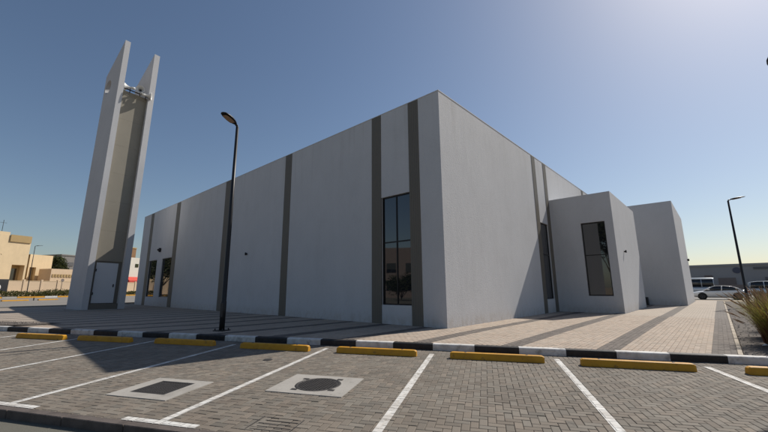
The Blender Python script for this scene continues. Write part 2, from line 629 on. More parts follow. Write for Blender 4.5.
rects = [r for r in rects if not any(inside(r, q) for q in (DRAIN, MANH))]
cu, cv = to_uv(CAM[0], CAM[1])


def in_view(u, v):
    x, y = uv(u, v)
    z = zpark(x, y)
    d = Vector((x, y, z)) - Vector(CAM)
    zc_ = d.dot(_f)
    if zc_ <= 0.2: return False
    px = 384 + FPX * d.dot(_r2) / zc_
    py = 216 - FPX * d.dot(_u2) / zc_
    return -2 < px < 770 and py < 433


full = [r for r in rects if abs((r[1] - r[0]) * (r[3] - r[2]) - 0.02) < 1e-6]
cand = [r for r in full if in_view((r[0] + r[1]) / 2, (r[2] + r[3]) / 2)
        and not any(r[0] < q[1] and r[1] > q[0] and r[2] < q[3] and r[3] > q[2] for q in (DRAIN, MANH))]
cand.sort(key=lambda r: ((r[0] + r[1]) / 2 - cu) ** 2 + ((r[2] + r[3]) / 2 - cv) ** 2)
single = set(cand[:300])
field = MB()
for r in rects:
    if r not in single:
        paver_geo(field, *r, tilt=0.012)
o = field.build('paver_field', M['paver'], parking, fixn=False)
tag(o, kind='stuff')
random.seed(11)
variants = []
for q in range(4):
    m = MB(); paver_geo(m, -A, A, -A / 2, A / 2, tilt=0.012); hm = m.mesh('paver', M['paver'], False)
    m = MB(); paver_geo(m, -A / 2, A / 2, -A, A, tilt=0.012); vm = m.mesh('paver', M['paver'], False)
    variants.append((hm, vm))
for r in cand[:300]:
    h = (r[1] - r[0]) > (r[3] - r[2])
    link('paver', variants[random.randrange(4)][0 if h else 1], parking, ((r[0] + r[1]) / 2, (r[2] + r[3]) / 2, 0))


# painted bay lines: the paint lies on the brick faces, joints stay open
def painted(name, q):
    m = MB()
    for r in rects:
        x0, x1, y0, y1 = max(r[0] + .004, q[0]), min(r[1] - .004, q[1]), max(r[2] + .004, q[2]), min(r[3] - .004, q[3])
        if x1 - x0 > 0.004 and y1 - y0 > 0.004:
            m.add([(x0, y0, .0042), (x1, y0, .0042), (x1, y1, .0042), (x0, y1, .0042)], [(0, 1, 2, 3)])
    # thin film of paint across the joints
    m.add([(q[0] + .004, q[2], -0.0008), (q[1] - .004, q[2], -0.0008), (q[1] - .004, q[3], -0.0008), (q[0] + .004, q[3], -0.0008)], [(0, 1, 2, 3)])
    return m.build(name, M['line'], parking, fixn=False)


BW, B0 = 2.6401, -7.925
for i in range(-3, 7):
    u = B0 + BW * i
    painted('bay_line', (u - .055, u + .055, FV + 0.12, -3.62 if i % 2 else -3.55))
    painted('bay_line_end', (u - .55, u + .55, FV + 0.025, FV + 0.125))

# concrete drain frame + grating
m = MB()
d0, d1, d2, d3 = DRAIN
i0, i1, i2, i3 = -4.14, -3.48, -7.62, -6.99
top = 0.010
for bx in ((d0, d1, d2, i2), (d0, d1, i3, d3), (d0, i0, i2, i3), (i1, d1, i2, i3)):
    m.box(*bx, -0.05, top)
drain = m.build('drain_surround', M['concrete'], parking)
m = MB(); m.add([(i0, i2, -0.009), (i1, i2, -0.009), (i1, i3, -0.009), (i0, i3, -0.009)], [(0, 1, 2, 3)])
m.build('drain_pit', M['pit'], drain)
m = MB(); m.box(i0 + .004, i1 - .004, i2 + .004, i2 + .03, -.008, .008); m.box(i0 + .004, i1 - .004, i3 - .03, i3 - .004, -.008, .008)
m.box(i0 + .004, i0 + .03, i2 + .031, i3 - .031, -.008, .008); m.box(i1 - .03, i1 - .004, i2 + .031, i3 - .031, -.008, .008)
m.build('grating_frame', M['iron'], drain)
n = 13
for q in range(n):
    c = i0 + .05 + (i1 - i0 - .1) * q / (n - 1)
    m = MB(); m.box(c - .011, c + .011, i2 + .031, i3 - .031, -.007, .006)
    m.build('grating_bar', M['iron'], drain)
for q in range(3):
    c = i2 + .12 + (i3 - i2 - .24) * q / 2
    m = MB(); m.box(i0 + .031, i1 - .031, c - .010, c + .010, -.008, .0035)
    m.build('grating_bar', M['iron'], drain)

# manhole: concrete slab with round cast-iron cover
m = MB()
mu, mv = (MANH[0] + MANH[1]) / 2 + 0.02, (MANH[2] + MANH[3]) / 2
ring = [(mu + .375 * math.cos(2 * math.pi * k / 40), mv + .375 * math.sin(2 * math.pi * k / 40)) for k in range(40)]
outer = []
for (x, y) in ring:
    dx, dy = x - mu, y - mv
    t = min((MANH[1] - mu if dx > 0 else mu - MANH[0]) / max(abs(dx), 1e-6), (MANH[3] - mv if dy > 0 else mv - MANH[2]) / max(abs(dy), 1e-6))
    outer.append((mu + dx * t, mv + dy * t))
cor = [(MANH[0], MANH[2]), (MANH[1], MANH[2]), (MANH[1], MANH[3]), (MANH[0], MANH[3])]
allo = []
for k in range(40):
    allo.append(outer[k])
vs = [(*p, .010) for p in ring] + [(*p, .010) for p in outer] + [(*p, -.04) for p in ring] + [(*p, -.04) for p in outer]
fs = []
for k in range(40):
    w = (k + 1) % 40
    fs += [(k, w, 40 + w, 40 + k), (40 + k, 40 + w, 120 + w, 120 + k), (k, 80 + k, 80 + w, w)]
m.add(vs, fs)
for c in cor:       # corner fill where the ring fan cuts the corner
    best = sorted(range(40), key=lambda k: (outer[k][0] - c[0]) ** 2 + (outer[k][1] - c[1]) ** 2)[:2]
    a, b = outer[best[0]], outer[best[1]]
    m.add([(*a, .010), (*c, .010), (*b, .010)], [(0, 1, 2)])
    m.add([(*a, .010), (*c, .010), (*c, -.04), (*a, -.04)], [(0, 1, 2, 3)])
    m.add([(*b, .010), (*c, .010), (*c, -.04), (*b, -.04)], [(0, 1, 2, 3)])
manhole = m.build('manhole_surround', M['concrete'], parking, fixn=False)
m = MB()
m.lathe([(-.02, .37), (.009, .37), (.014, .362), (.014, .335), (.009, .330), (.009, .001)], (mu, mv, 0), (0, 0, 1), 40, smooth=False)
for a in range(-6, 7):
    for b in range(-6, 7):
        x, y = a * .05, b * .05
        if math.hypot(x, y) < .31:
            m.box(mu + x - .014, mu + x + .014, mv + y - .014, mv + y + .014, .008, .015)
for k in range(4):
    t = math.pi / 4 + k * math.pi / 2 + .15
    x, y = mu + .42 * math.cos(t), mv + .42 * math.sin(t)
    m.box(x - .05, x + .05, y - .035, y + .035, .0, .0145)
m.build('manhole_cover', M['iron'], manhole)

# small inspection cover set with pavers, and a tiny valve cap
m = MB()
c0, c1, c2, c3 = COVER
for k in range(5):
    c = c2 + .04 + k * .09
    m.box(c0 + .05 + .04 * (k % 2), c1 - .08 + .05 * (k % 2), c - .006, c + .006, -.01, .003)
m.box(c0, c0 + .012, c2 + .02, c3 - .02, -.01, .0032); m.box(c1 - .012, c1, c2 + .02, c3 - .02, -.01, .0032)
m.build('inspection_cover', M['iron'], parking)
m = MB()
m.lathe([(-.01, .10), (.006, .10), (.010, .09), (.010, .001)], (-3.34, -5.08, 0), (0, 0, 1), 18, smooth=False)
m.build('valve_cover', M['iron'], parking)
# slot drain crossing the left bays
m = MB()
p0, p1 = Vector((-12.2, -10.7)), Vector((-8.75, -4.55))
p0 = Vector((-9.92, -6.65))
dr = (p1 - p0).normalized(); sdv = Vector((-dr.y, dr.x)) * .022
m.add([(*(p0 - sdv), .0035), (*(p0 + sdv), .0035), (*(p1 + sdv), .0035), (*(p1 - sdv), .0035)], [(0, 1, 2, 3)])
m.build('slot_drain', M['iron'], parking)

# ---- front edge kerb (dark, facing the road) ---------------------------------
fk = bpy.data.objects.new('front_kerb', None)
COL.objects.link(fk)
fk.matrix_world = PM
tag(fk, 'low brown concrete kerb between parking bays and road', 'kerb', kind='structure')
m = MB(); m.bbox(-.495, .495, -.06, .06, -.16, .004, .008)
ksm = m.mesh('kerb_stone', M['kerb_brown'])
for i in range(-24, 12):
    link('kerb_stone', ksm, fk, (i + .5, FV - .045, 0))

# ---- black and white kerb along the plaza ------------------------------------
kb = bpy.data.objects.new('plaza_kerb', None)
COL.objects.link(kb)
kb.matrix_world = PM
tag(kb, 'kerb of alternating black and white painted stones along the plaza', 'kerb', kind='structure')
KL = 0.985


def kerb_mesh(mt):
    m = MB()
    prof = [(0, -.1), (0, KH - .03), (.008, KH - .012), (.025, KH), (.155, KH), (.155, -.1)]
    m.prism(prof, 'x', -KL / 2 + .003, KL / 2 - .003)
    return m.mesh('kerb_stone', mt)


kmw, kmb = kerb_mesh(M['kerb_white']), kerb_mesh(M['kerb_black'])
for i in range(-30, 13):
    o = link('kerb_stone', kmw if i % 2 == 0 else kmb, kb, (-.05 + (i + .5) * KL, KV + random.uniform(-.003, .003), random.uniform(-.002, .002)))
    o['label'] = 'white painted kerb stone' if i % 2 == 0 else 'black painted kerb stone'

# ---- plaza: base sheet + paver geometry near the camera ------------------------
SP, SX, SW = 1.85, 1.06, 0.42       # dark bands every SP metres, SW wide, one centred on SX


def plaza_material():
    m = bpy.data.materials.new('plaza_far_paving')
    m.use_nodes = True
    N, L = m.node_tree.nodes, m.node_tree.links
    b = N['Principled BSDF']
    b.inputs['Roughness'].default_value = .88
    tc = N.new('ShaderNodeTexCoord')
    sx = N.new('ShaderNodeSeparateXYZ')
    L.new(tc.outputs['Object'], sx.inputs[0])

    def math_(op, a, bb):
        n = N.new('ShaderNodeMath'); n.operation = op
        for k, q in enumerate((a, bb)):
            if isinstance(q, (int, float)): n.inputs[k].default_value = q
            else: L.new(q, n.inputs[k])
        return n.outputs[0]
    t = math_('SUBTRACT', sx.outputs['X'], SX - SP / 2)
    t = math_('FLOORED_MODULO', t, SP)
    t = math_('ABSOLUTE', math_('SUBTRACT', t, SP / 2), 0)
    band = math_('LESS_THAN', t, SW / 2)
    mp = N.new('ShaderNodeMapping'); mp.inputs['Rotation'].default_value = (0, 0, R(90))
    L.new(tc.outputs['Object'], mp.inputs['Vector'])

    def brick(c1, c2):
        br = N.new('ShaderNodeTexBrick')
        br.inputs['Scale'].default_value = 1.0
        br.inputs['Brick Width'].default_value = .2
        br.inputs['Row Height'].default_value = .1
        br.inputs['Mortar Size'].default_value = .006
        br.inputs['Color1'].default_value = (*c1, 1); br.inputs['Color2'].default_value = (*c2, 1)
        br.inputs['Mortar'].default_value = (c1[0] * .55, c1[1] * .55, c1[2] * .55, 1)
        L.new(mp.outputs[0], br.inputs['Vector'])
        return br.outputs['Color']
    mx = N.new('ShaderNodeMix'); mx.data_type = 'RGBA'
    L.new(band, mx.inputs['Factor'])
    L.new(brick((.39, .325, .262), (.34, .285, .23)), mx.inputs['A'])
    L.new(brick((.14, .118, .1), (.115, .096, .082)), mx.inputs['B'])
    n = N.new('ShaderNodeTexNoise'); n.inputs['Scale'].default_value = .6; n.inputs['Detail'].default_value = 7
    L.new(tc.outputs['Object'], n.inputs['Vector'])
    mr = N.new('ShaderNodeMapRange'); mr.inputs['To Min'].default_value = .82; mr.inputs['To Max'].default_value = 1.12
    L.new(n.outputs['Fac'], mr.inputs['Value'])
    m2 = N.new('ShaderNodeMix'); m2.data_type = 'RGBA'; m2.blend_type = 'MULTIPLY'; m2.inputs['Factor'].default_value = 1
    L.new(mx.outputs['Result'], m2.inputs['A']); L.new(mr.outputs[0], m2.inputs['B'])
    L.new(m2.outputs['Result'], b.inputs['Base Color'])
    return m


XW, XE, YN = -36.0, 6.82, 36.0


def clip_halfplane(poly, a, b, c):
    """keep a*x+b*y>=c"""
    out = []
    for i in range(len(poly)):
        p, q = poly[i], poly[(i + 1) % len(poly)]
        dp, dq = a * p[0] + b * p[1] - c, a * q[0] + b * q[1] - c
        if dp >= 0: out.append(p)
        if (dp >= 0) != (dq >= 0):
            t = dp / (dp - dq)
            out.append((p[0] + (q[0] - p[0]) * t, p[1] + (q[1] - p[1]) * t))
    return out


mb = MB()
VB = KV + 0.15
nx = 60
ny = 64
xs = [XW + (XE - XW) * i / nx for i in range(nx + 1)]
ys = [-22 + (YN + 22) * i / ny for i in range(ny + 1)]
for i in range(nx):
    for j in range(ny):
        if xs[i + 1] < -1 and ys[j] > 1 and xs[i] > -34.5:
            continue
        poly = clip_halfplane([(xs[i], ys[j]), (xs[i + 1], ys[j]), (xs[i + 1], ys[j + 1]), (xs[i], ys[j + 1])], NX, NY, VB)
        if len(poly) >= 3:
            mb.add([(x, y, zplaza(x, y) - .011) for x, y in poly], [tuple(range(len(poly)))])
plaza = mb.build('plaza_pavement', plaza_material())
tag(plaza, 'cream paved plaza with dark brown bands around the building', 'pavement', kind='structure')
for me_p in plaza.data.polygons:
    pass

light, dark = MB(), MB()
random.seed(5)
RMAX = 21.0
for i in range(int((XE + 18) / .1) + 1):
    x1 = XE - i * .1
    x0 = x1 - .1
    xc = (x0 + x1) / 2
    t = abs((xc - SX + SP / 2) % SP - SP / 2)
    band = t < SW / 2
    off = (i % 2) * .1
    for j in range(-90, 90):
        y0 = j * .2 + off
        yc = y0 + .1
        if math.hypot(xc - CAM[0], yc - CAM[1]) > RMAX: continue
        if xc < 0.0 and yc > 0.0: continue
        if xc < 3.08 and yc > 11.5: continue
        u_, v_ = to_uv(xc, yc)
        if u_ < -14.6: continue
        y1 = y0 + .2
        # trim at the kerb
        lim = max((VB - NX * x0) / NY, (VB - NX * x1) / NY)
        if y1 < lim + .03: continue
        y0 = max(y0, lim + .004)
        paver_geo(dark if band else light, x0, x1, y0, y1, zf=zplaza, tilt=.006, gap=.003, ch=.005, depth=.014)
tag(light.build('cream_paver_field', M['pave_light'], plaza, False), kind='stuff')
tag(dark.build('brown_paver_field', M['pave_dark'], plaza, False), kind='stuff')

# ---- planting bed on the right --------------------------------------------------
mb = MB()
bx0, bx1, by1 = XE + .10, 16.0, 34.0
nxx, nyy = 40, 120
for i in range(nxx):
    for j in range(nyy):
        xa, xb = bx0 + (bx1 - bx0) * i / nxx, bx0 + (bx1 - bx0) * (i + 1) / nxx
        ya, yb = -1 + (by1 + 1) * j / nyy, -1 + (by1 + 1) * (j + 1) / nyy
        poly = clip_halfplane([(xa, ya), (xb, ya), (xb, yb), (xa, yb)], NX, NY, VB)
        if len(poly) >= 3:
            mb.add([(x, y, zplaza(x, y) - .02 + .035 * mnoise.noise((x * 1.3, y * 1.3, 0))) for x, y in poly], [tuple(range(len(poly)))])
bed = mb.build('planting_bed', M['soil'])
tag(bed, 'dark gravelly planting bed beside the plaza on the right', 'planting bed', kind='structure')
m = MB()
random.seed(3)
for k in range(1500):
    x = bx0 + random.random() ** 1.5 * 5; y = -.5 + random.random() ** 1.3 * 22
    if to_uv(x, y)[1] < VB + .05: continue
    s = random.uniform(.008, .03)
    z = zplaza(x, y) - .015 + .035 * mnoise.noise((x * 1.3, y * 1.3, 0))
    vs = [(x + s * random.uniform(.7, 1.3) * a, y + s * random.uniform(.7, 1.3) * b, z + s * c) for a, b, c in ((1, 0, .1), (-.5, .9, .1), (-.5, -.9, .1), (0, 0, .8))]
    m.add(vs, [(0, 1, 3), (1, 2, 3), (2, 0, 3)])
tag(m.build('bed_gravel', M['stone'], bed, False), kind='stuff')
ek = bpy.data.objects.new('bed_edging', None)
COL.objects.link(ek)
tag(ek, 'thin pale concrete edging between plaza and planting bed', 'edging', kind='structure')
m = MB(); m.bbox(-.04, .04, -.497, .497, -.15, 0, .006)
em = m.mesh('edging_stone', M['edging'])
yy = (VB - NX * XE) / NY + .53
while yy < 33:
    link('edging_stone', em, ek, (XE + .045, yy, zplaza(XE, yy) + .005))
    yy += 1.0

# ---- soil strip at the left end of the plaza -------------------------------------
mb = MB()
for i in range(24):
    u0, u1 = -27 + i * .5, -27 + (i + 1) * .5
    for (va, vb) in ((-2.85, -2.4), (-2.4, -1.9), (-1.9, -1.35)):
        pts = [uv(u0, va), uv(u1, va), uv(u1, vb), uv(u0, vb)]
        mb.add([(x, y, zplaza(x, y) + .02 + .03 * mnoise.noise((x * 2, y * 2, 3))) for x, y in pts], [(0, 1, 2, 3)])
soil = mb.build('soil_strip', M['soil'])
tag(soil, 'strip of brown soil behind the kerb on the far left', 'planting bed', kind='structure')
m = MB()
random.seed(9)
for k in range(700):
    u, v = random.uniform(-26, -15.2), random.uniform(-2.75, -1.45)
    x, y = uv(u, v); z = zplaza(x, y) + .03
    h = random.uniform(.015, .05); a = random.uniform(0, 6.28); w = .012
    dx, dy = math.cos(a), math.sin(a)
    m.add([(x - dy * w, y + dx * w, z), (x + dy * w, y - dx * w, z), (x + dx * h * .6, y + dy * h * .6, z + h)], [(0, 1, 2)])
tag(m.build('dry_weeds', M['stone'], soil, False), kind='stuff')


# ================================================================== MAIN BUILDING
H = 8.475


def wall_sheet(m, ax, pos, a0, a1, z0, z1, holes, depth, sign):
    """wall face in plane ax=pos spanning a0..a1, with openings and reveals going 'depth' into the wall.
    sign: +1 when the inside is at larger coordinate"""
    As = sorted(set([a0, a1] + [h[0] for h in holes] + [h[1] for h in holes]))
    Zs = sorted(set([z0, z1] + [h[2] for h in holes] + [h[3] for h in holes]))

    def P(a, z, d=0):
        return (pos + sign * d, a, z) if ax == 'x' else (a, pos + sign * d, z)
    for i in range(len(As) - 1):
        for j in range(len(Zs) - 1):
            ca, cz = (As[i] + As[i + 1]) / 2, (Zs[j] + Zs[j + 1]) / 2
            if any(h[0] < ca < h[1] and h[2] < cz < h[3] for h in holes): continue
            m.add([P(As[i], Zs[j]), P(As[i + 1], Zs[j]), P(As[i + 1], Zs[j + 1]), P(As[i], Zs[j + 1])], [(0, 1, 2, 3)])
    for h in holes:
        c = [(h[0], h[2]), (h[1], h[2]), (h[1], h[3]), (h[0], h[3])]
        for k in range(4):
            p, q = c[k], c[(k + 1) % 4]
            m.add([P(*p), P(*q), P(*q, depth), P(*p, depth)], [(0, 1, 2, 3)])


def window(parent, ax, pos, sign, h, transoms=(), mullions=(), depth=.10, fw=.05, label=None):
    """frame with panes inside a reveal"""
    def bx(m, a0, a1, z0, z1, d0, d1):
        lo, hi = sorted((pos + sign * d0, pos + sign * d1))
        if ax == 'x': m.box(lo, hi, a0, a1, z0, z1)
        else: m.box(a0, a1, lo, hi, z0, z1)
    a0, a1, z0, z1 = h
    e = .003
    m = MB()
    bx(m, a0 + e, a1 - e, z0 + e, z0 + fw, depth - .03, depth + .03)
    bx(m, a0 + e, a1 - e, z1 - fw, z1 - e, depth - .03, depth + .03)
    bx(m, a0 + e, a0 + fw, z0 + fw, z1 - fw, depth - .03, depth + .03)
    bx(m, a1 - fw, a1 - e, z0 + fw, z1 - fw, depth - .03, depth + .03)
    w = m.build('window', M['frame'], parent)
    if label: w['label'] = label
    As = [a0 + fw] + list(mullions) + [a1 - fw]
    Zs = [z0 + fw] + list(transoms) + [z1 - fw]
    for c in mullions:
        m = MB(); bx(m, c - .025, c + .025, z0 + fw, z1 - fw, depth - .025, depth + .028); m.build('mullion', M['frame'], w)
    for c in transoms:
        for i in range(len(As) - 1):
            m = MB(); bx(m, As[i] + (.025 if i else 0), As[i + 1] - (.025 if i < len(As) - 2 else 0), c - .025, c + .025, depth - .022, depth + .026)
            m.build('transom', M['frame'], w)
    for i in range(len(As) - 1):
        for j in range(len(Zs) - 1):
            m = MB()
            bx(m, As[i] + (.025 if i else 0), As[i + 1] - (.025 if i < len(As) - 2 else 0), Zs[j] + (.025 if j else 0), Zs[j + 1] - (.025 if j < len(Zs) - 2 else 0), depth, depth + .012)
            m.build('pane', M['glass'], w)
    return w


bld = thing('mosque_building', 'large white flat-roofed building with vertical taupe strips and tall dark windows', 'building')
Z0 = -0.6
W1 = (-2.88, -1.43, .69, 4.87)
W2 = (-31.95, -29.75, .74, 3.95)
W3 = (-28.40, -26.12, .74, 3.95)
W4 = (9.60, 10.84, .69, 4.78)
XL, YB = -35.0, 36.0
STR_L = [(-1.43, -.95), (-3.40, -2.88), (-9.95, -9.36), (-17.1, -16.4), (-26.1, -25.3), (-32.75, -31.97)]
STR_R = [(9.10, 9.59), (10.85, 11.34), (19.10, 19.55)]
m = MB(); wall_sheet(m, 'y', 0.0, XL, 0.0, Z0, H, [W1, W2, W3], .25, 1)
m.build('front_wall', M['white'], bld, False)
m = MB(); wall_sheet(m, 'x', 0.0, 0.0, YB, Z0, H, [W4], .25, -1)
m.build('side_wall', M['white'], bld, False)
m = MB()
m.add([(XL, 0, Z0), (XL, YB, Z0), (XL, YB, H), (XL, 0, H)], [(0, 1, 2, 3)])
m.add([(XL, YB, Z0), (0, YB, Z0), (0, YB, H), (XL, YB, H)], [(0, 1, 2, 3)])
m.build('rear_wall', M['white'], bld, False)
# parapet inner faces, roof, coping
m = MB()
pi = .22
ri = [(XL + pi, pi), (-pi, pi), (-pi, YB - pi), (XL + pi, YB - pi)]
for k in range(4):
    p, q = ri[k], ri[(k + 1) % 4]
    m.add([(*p, H - .9), (*q, H - .9), (*q, H), (*p, H)], [(0, 1, 2, 3)])
m.add([(*p, H - .9) for p in ri], [(0, 1, 2, 3)])
m.build('roof', M['roof'], bld, False)
m = MB()
ro = [(XL, 0), (0, 0), (0, YB), (XL, YB)]
for k in range(4):
    a, b, c, d = ro[k], ro[(k + 1) % 4], ri[(k + 1) % 4], ri[k]
    m.add([(*a, H), (*b, H), (*c, H), (*d, H)], [(0, 1, 2, 3)])
m.build('parapet_coping', M['coping'], bld, False)
# slim metal drip edge on the two visible sides
m = MB()
m.box(XL - .012, .012, -.012, .05, H + .001, H + .028); m.box(-.05, .012, .052, YB, H + .001, H + .028)
m.build('drip_edge', M['coping'], bld)


def strip(ax, a0, a1, name='strip'):
    """ribbed cladding strip standing 15 mm proud of the render"""
    m = MB()
    n = 5
    w = (a1 - a0) / n
    prof = [(a0, .02)]
    for k in range(n):
        s = a0 + k * w
        prof += [(s, -.018), (s + w * .86, -.018), (s + w * .86, -.014), (s + w, -.014)]
    prof += [(a1, .02)]
    if ax == 'y': m.prism(prof, 'z', -.3, H - .002)
    else: m.prism([(-p[1], p[0]) for p in prof], 'z', -.3, H - .002)
    return m.build(name, M['taupe'], bld)


for s in STR_L: strip('y', *s)
for s in STR_R: strip('x', *s)
window(bld, 'y', 0, 1, W1, (3.05,), (-2.155,))
window(bld, 'y', 0, 1, W2, (), ())
window(bld, 'y', 0, 1, W3, (), ())
window(bld, 'x', 0, -1, W4, (3.05,), ())
# dark rooms behind (closed backs so no light leaks)
for h in (W1, W2, W3):
    m = MB(); m.add([(h[0], .249, h[2]), (h[1], .249, h[2]), (h[1], .249, h[3]), (h[0], .249, h[3])], [(0, 1, 2, 3)])
    m.build('window_backing', M['pit'], bld, False)
m = MB()
h = W4; m.add([(-.249, h[0], h[2]), (-.249, h[1], h[2]), (-.249, h[1], h[3]), (-.249, h[0], h[3])], [(0, 1, 2, 3)])
m.build('window_backing', M['pit'], bld, False)


def wall_light(x, y, z, nrm, big=1.0):
    nx_, ny_ = nrm
    m = MB()
    m.lathe([(0, .001), (0, .06 * big), (.05, .06 * big), (.05, .045 * big), (.16 * big, .05 * big), (.16 * big, .001)], (x, y, z), (nx_, ny_, 0), 14)
    m.tube([(x + nx_ * .09, y + ny_ * .09, z + .1 * big), (x + nx_ * .09, y + ny_ * .09, z - .1 * big)], .055 * big, 12)
    return m.build('wall_light', M['black'], bld)


wall_light(-29.05, 0, 4.75, (0, -1), 1.7)
wall_light(-13.62, 0, 3.35, (0, -1), .8)
wall_light(3.08, 13.4, 3.22, (1, 0), .7)
wall_light(4.95, 31.5, 3.6, (1, 0), 1.0)

# entrance blocks
BX1, BY0, BY1, BH1 = 3.08, 11.42, 18.8, 6.3
W5 = (1.53, 2.69, .84, 4.74)


def block(name, x1, y0, y1, h, holes):
    m = MB()
    wall_sheet(m, 'y', y0, .002, x1, Z0, h, holes, .2, 1)
    m.add([(x1, y0, Z0), (x1, y1, Z0), (x1, y1, h), (x1, y0, h)], [(0, 1, 2, 3)])
    m.add([(x1, y1, Z0), (.002, y1, Z0), (.002, y1, h), (x1, y1, h)], [(0, 1, 2, 3)])
    o = m.build(name, M['white'], bld, False)
    m = MB()
    m.add([(.002, y0, h), (x1, y0, h), (x1, y0 + .2, h), (.002, y0 + .2, h)], [(0, 1, 2, 3)])
    m.add([(x1 - .2, y0 + .2, h), (x1, y0 + .2, h), (x1, y1, h), (x1 - .2, y1, h)], [(0, 1, 2, 3)])
    m.add([(.002, y0 + .2, h - .4), (x1 - .2, y0 + .2, h - .4), (x1 - .2, y1, h - .4), (.002, y1, h - .4)], [(0, 1, 2, 3)])
    m.add([(.002, y0 + .2, h), (x1 - .2, y0 + .2, h), (x1 - .2, y0 + .2, h - .4), (.002, y0 + .2, h - .4)], [(0, 1, 2, 3)])
    m.add([(x1 - .2, y0 + .2, h), (x1 - .2, y1, h), (x1 - .2, y1, h - .4), (x1 - .2, y0 + .2, h - .4)], [(0, 1, 2, 3)])
    m.build('block_roof', M['coping'], o, False)
    return o


block('entrance_block', BX1, BY0, BY1, BH1, [W5])
window(bld, 'y', BY0, 1, W5, (2.98,), (), depth=.14, fw=.06)
m = MB(); h = W5; m.add([(h[0], BY0 + .199, h[2]), (h[1], BY0 + .199, h[2]), (h[1], BY0 + .199, h[3]), (h[0], BY0 + .199, h[3])], [(0, 1, 2, 3)])
m.build('window_backing', M['pit'], bld, False)
BX2 = 4.95
block('entrance_block', BX2, 23.0, 33.0, 7.5, [])
# low meter box beside the recessed entrance
m = MB(); m.bbox(2.35, 2.75, 22.55, 22.97, -.1, .55, .02)
m.build('meter_box', M['dark_plastic'], bld)

# ================================================================== MINARET
MD = 3.0                                     # depth of the slabs, front edge at local x = 0
mn = thing('minaret', 'tall white minaret of two slanted-top slabs with tan core and door', 'minaret', (-25, -4.31, 0))
mn.rotation_euler = (-.0125, 0, R(7))


def slab(y0, y1, hole):
    """side profile in XZ with slanted top; optional round opening"""
    prof = [(-MD, -.4), (0, -.4), (0, 20.4), (-MD, 18.3)]
    bm = bmesh.new()
    cx, cz, r = -2.2, 17.1, .58
    segs = 48

    def ring(y):
        return [bm.verts.new((x, y, z)) for x, z in prof]
    A_, B_ = ring(y0), ring(y1)
    for i in range(4):
        j = (i + 1) % 4
        bm.faces.new((A_[i], A_[j], B_[j], B_[i]))
    if not hole:
        bm.faces.new(A_[::-1]); bm.faces.new(B_)
    else:
        for V, y in ((A_, y0), (B_, y1)):
            hv = [bm.verts.new((cx + r * math.cos(2 * math.pi * k / segs), y, cz + r * math.sin(2 * math.pi * k / segs))) for k in range(segs)]
            ed = [bm.edges.get((V[i], V[(i + 1) % 4])) for i in range(4)]
            ed += [bm.edges.new((hv[k], hv[(k + 1) % segs])) for k in range(segs)]
            bmesh.ops.triangle_fill(bm, edges=ed, use_beauty=True)
            if y == y0: H0 = hv
            else: H1 = hv
        for k in range(segs):
            w = (k + 1) % segs
            bm.faces.new((H0[k], H0[w], H1[w], H1[k]))
    bmesh.ops.recalc_face_normals(bm, faces=bm.faces)
    me = bpy.data.meshes.new('slab')
    bm.to_mesh(me); bm.free()
    me.materials.append(M['minaret_white'])
    return link('slab', me, mn)


YL0, YL1, YR0, YR1 = -1.25, -.89, .85, 1.25
slab(YL0, YL1, True)['label'] = 'near slab with a round opening near its top'
slab(YR0, YR1, False)


def mloc(m, x0, x1, y0, y1, z0, z1, b=0):
    (m.bbox(x0, x1, y0, y1, z0, z1, b) if b else m.box(x0, x1, y0, y1, z0, z1))


PX = -.27
BK = -MD + .3
zs_ = [3.34, 5.5, 7.65, 9.8, 11.95, 14.1, 16.1]
for za, zb in zip(zs_[:-1], zs_[1:]):        # core clad in storey-high panels with open joints
    m = MB(); mloc(m, BK, PX, YL1 + .002, YR0 - .002, za + .002, zb - .002, .002); m.build('core_panel', M['tan_panel'], mn)
m = MB(); mloc(m, BK, PX - .05, YL1 + .002, YR0 - .002, .42, 3.338); m.build('door_surround', M['taupe'], mn)
m = MB(); mloc(m, BK, -.10, YL1 + .002, YR0 - .002, -.3, .418); m.build('threshold', M['taupe'], mn)
m = MB(); mloc(m, PX - .06, PX - .012, YL1 + .19, YR0 - .24, .45, 3.22, .006); dr_ = m.build('door', M['door'], mn)
m = MB(); mloc(m, PX - .012, PX + .03, YR0 - .42, YR0 - .36, 1.55, 1.75, .006); m.build('handle', M['frame'], dr_)
for zz in (1.0, 2.6):
    m = MB(); mloc(m, PX - .012, PX + .006, YL1 + .19, YL1 + .24, zz, zz + .18); m.build('hinge', M['frame'], dr_)
for k in range(3):     # stepped cornice at the head of the core
    m = MB(); mloc(m, BK, PX + .02 * (k + 1), YL1 + .002, YR0 - .002, 16.102 + k * .10, 16.2 + k * .10); m.build('cornice', M['tan_panel'], mn)


def horn(x, y, z, yaw, tilt=0.0):
    d = Vector((math.cos(yaw) * math.cos(tilt), math.sin(yaw) * math.cos(tilt), math.sin(tilt)))
    p = Vector((x, y, z))
    m = MB()
    m.lathe([(-.30, .001), (-.30, .10), (-.06, .11), (-.05, .07), (.1, .10), (.22, .16), (.32, .25), (.36, .30), (.38, .30), (.37, .285), (.33, .235), (.22, .14), (.1, .085), (.05, .001)], p, d, 22)
    h_ = m.build('loudspeaker', M['horn'], mn)
    m = MB()
    m.lathe([(.02, .001), (.04, .07), (.20, .075), (.24, .04), (.25, .001)], p, d, 14)
    m.build('throat', M['horn_dark'], h_)
    m = MB()
    m.tube([(p.x, p.y, z - .1), (p.x, p.y, z - .42)], .03, 8)
    m.build('bracket', M['black'], h_)


horn(-.12, -.42, 16.74, R(-118))
horn(.05, .22, 16.70, R(-25))
horn(.08, .62, 16.52, R(62))
m = MB(); m.tube([(-.15, YL1, 16.55), (-.15, YR0, 16.55)], .045, 8); m.build('horn_rail', M['black'], mn)
m = MB(); mloc(m, -MD - .1, .12, YL0 - .1, YR1 + .1, -.25, .035, .01); m.build('plinth', M['concrete'], mn)


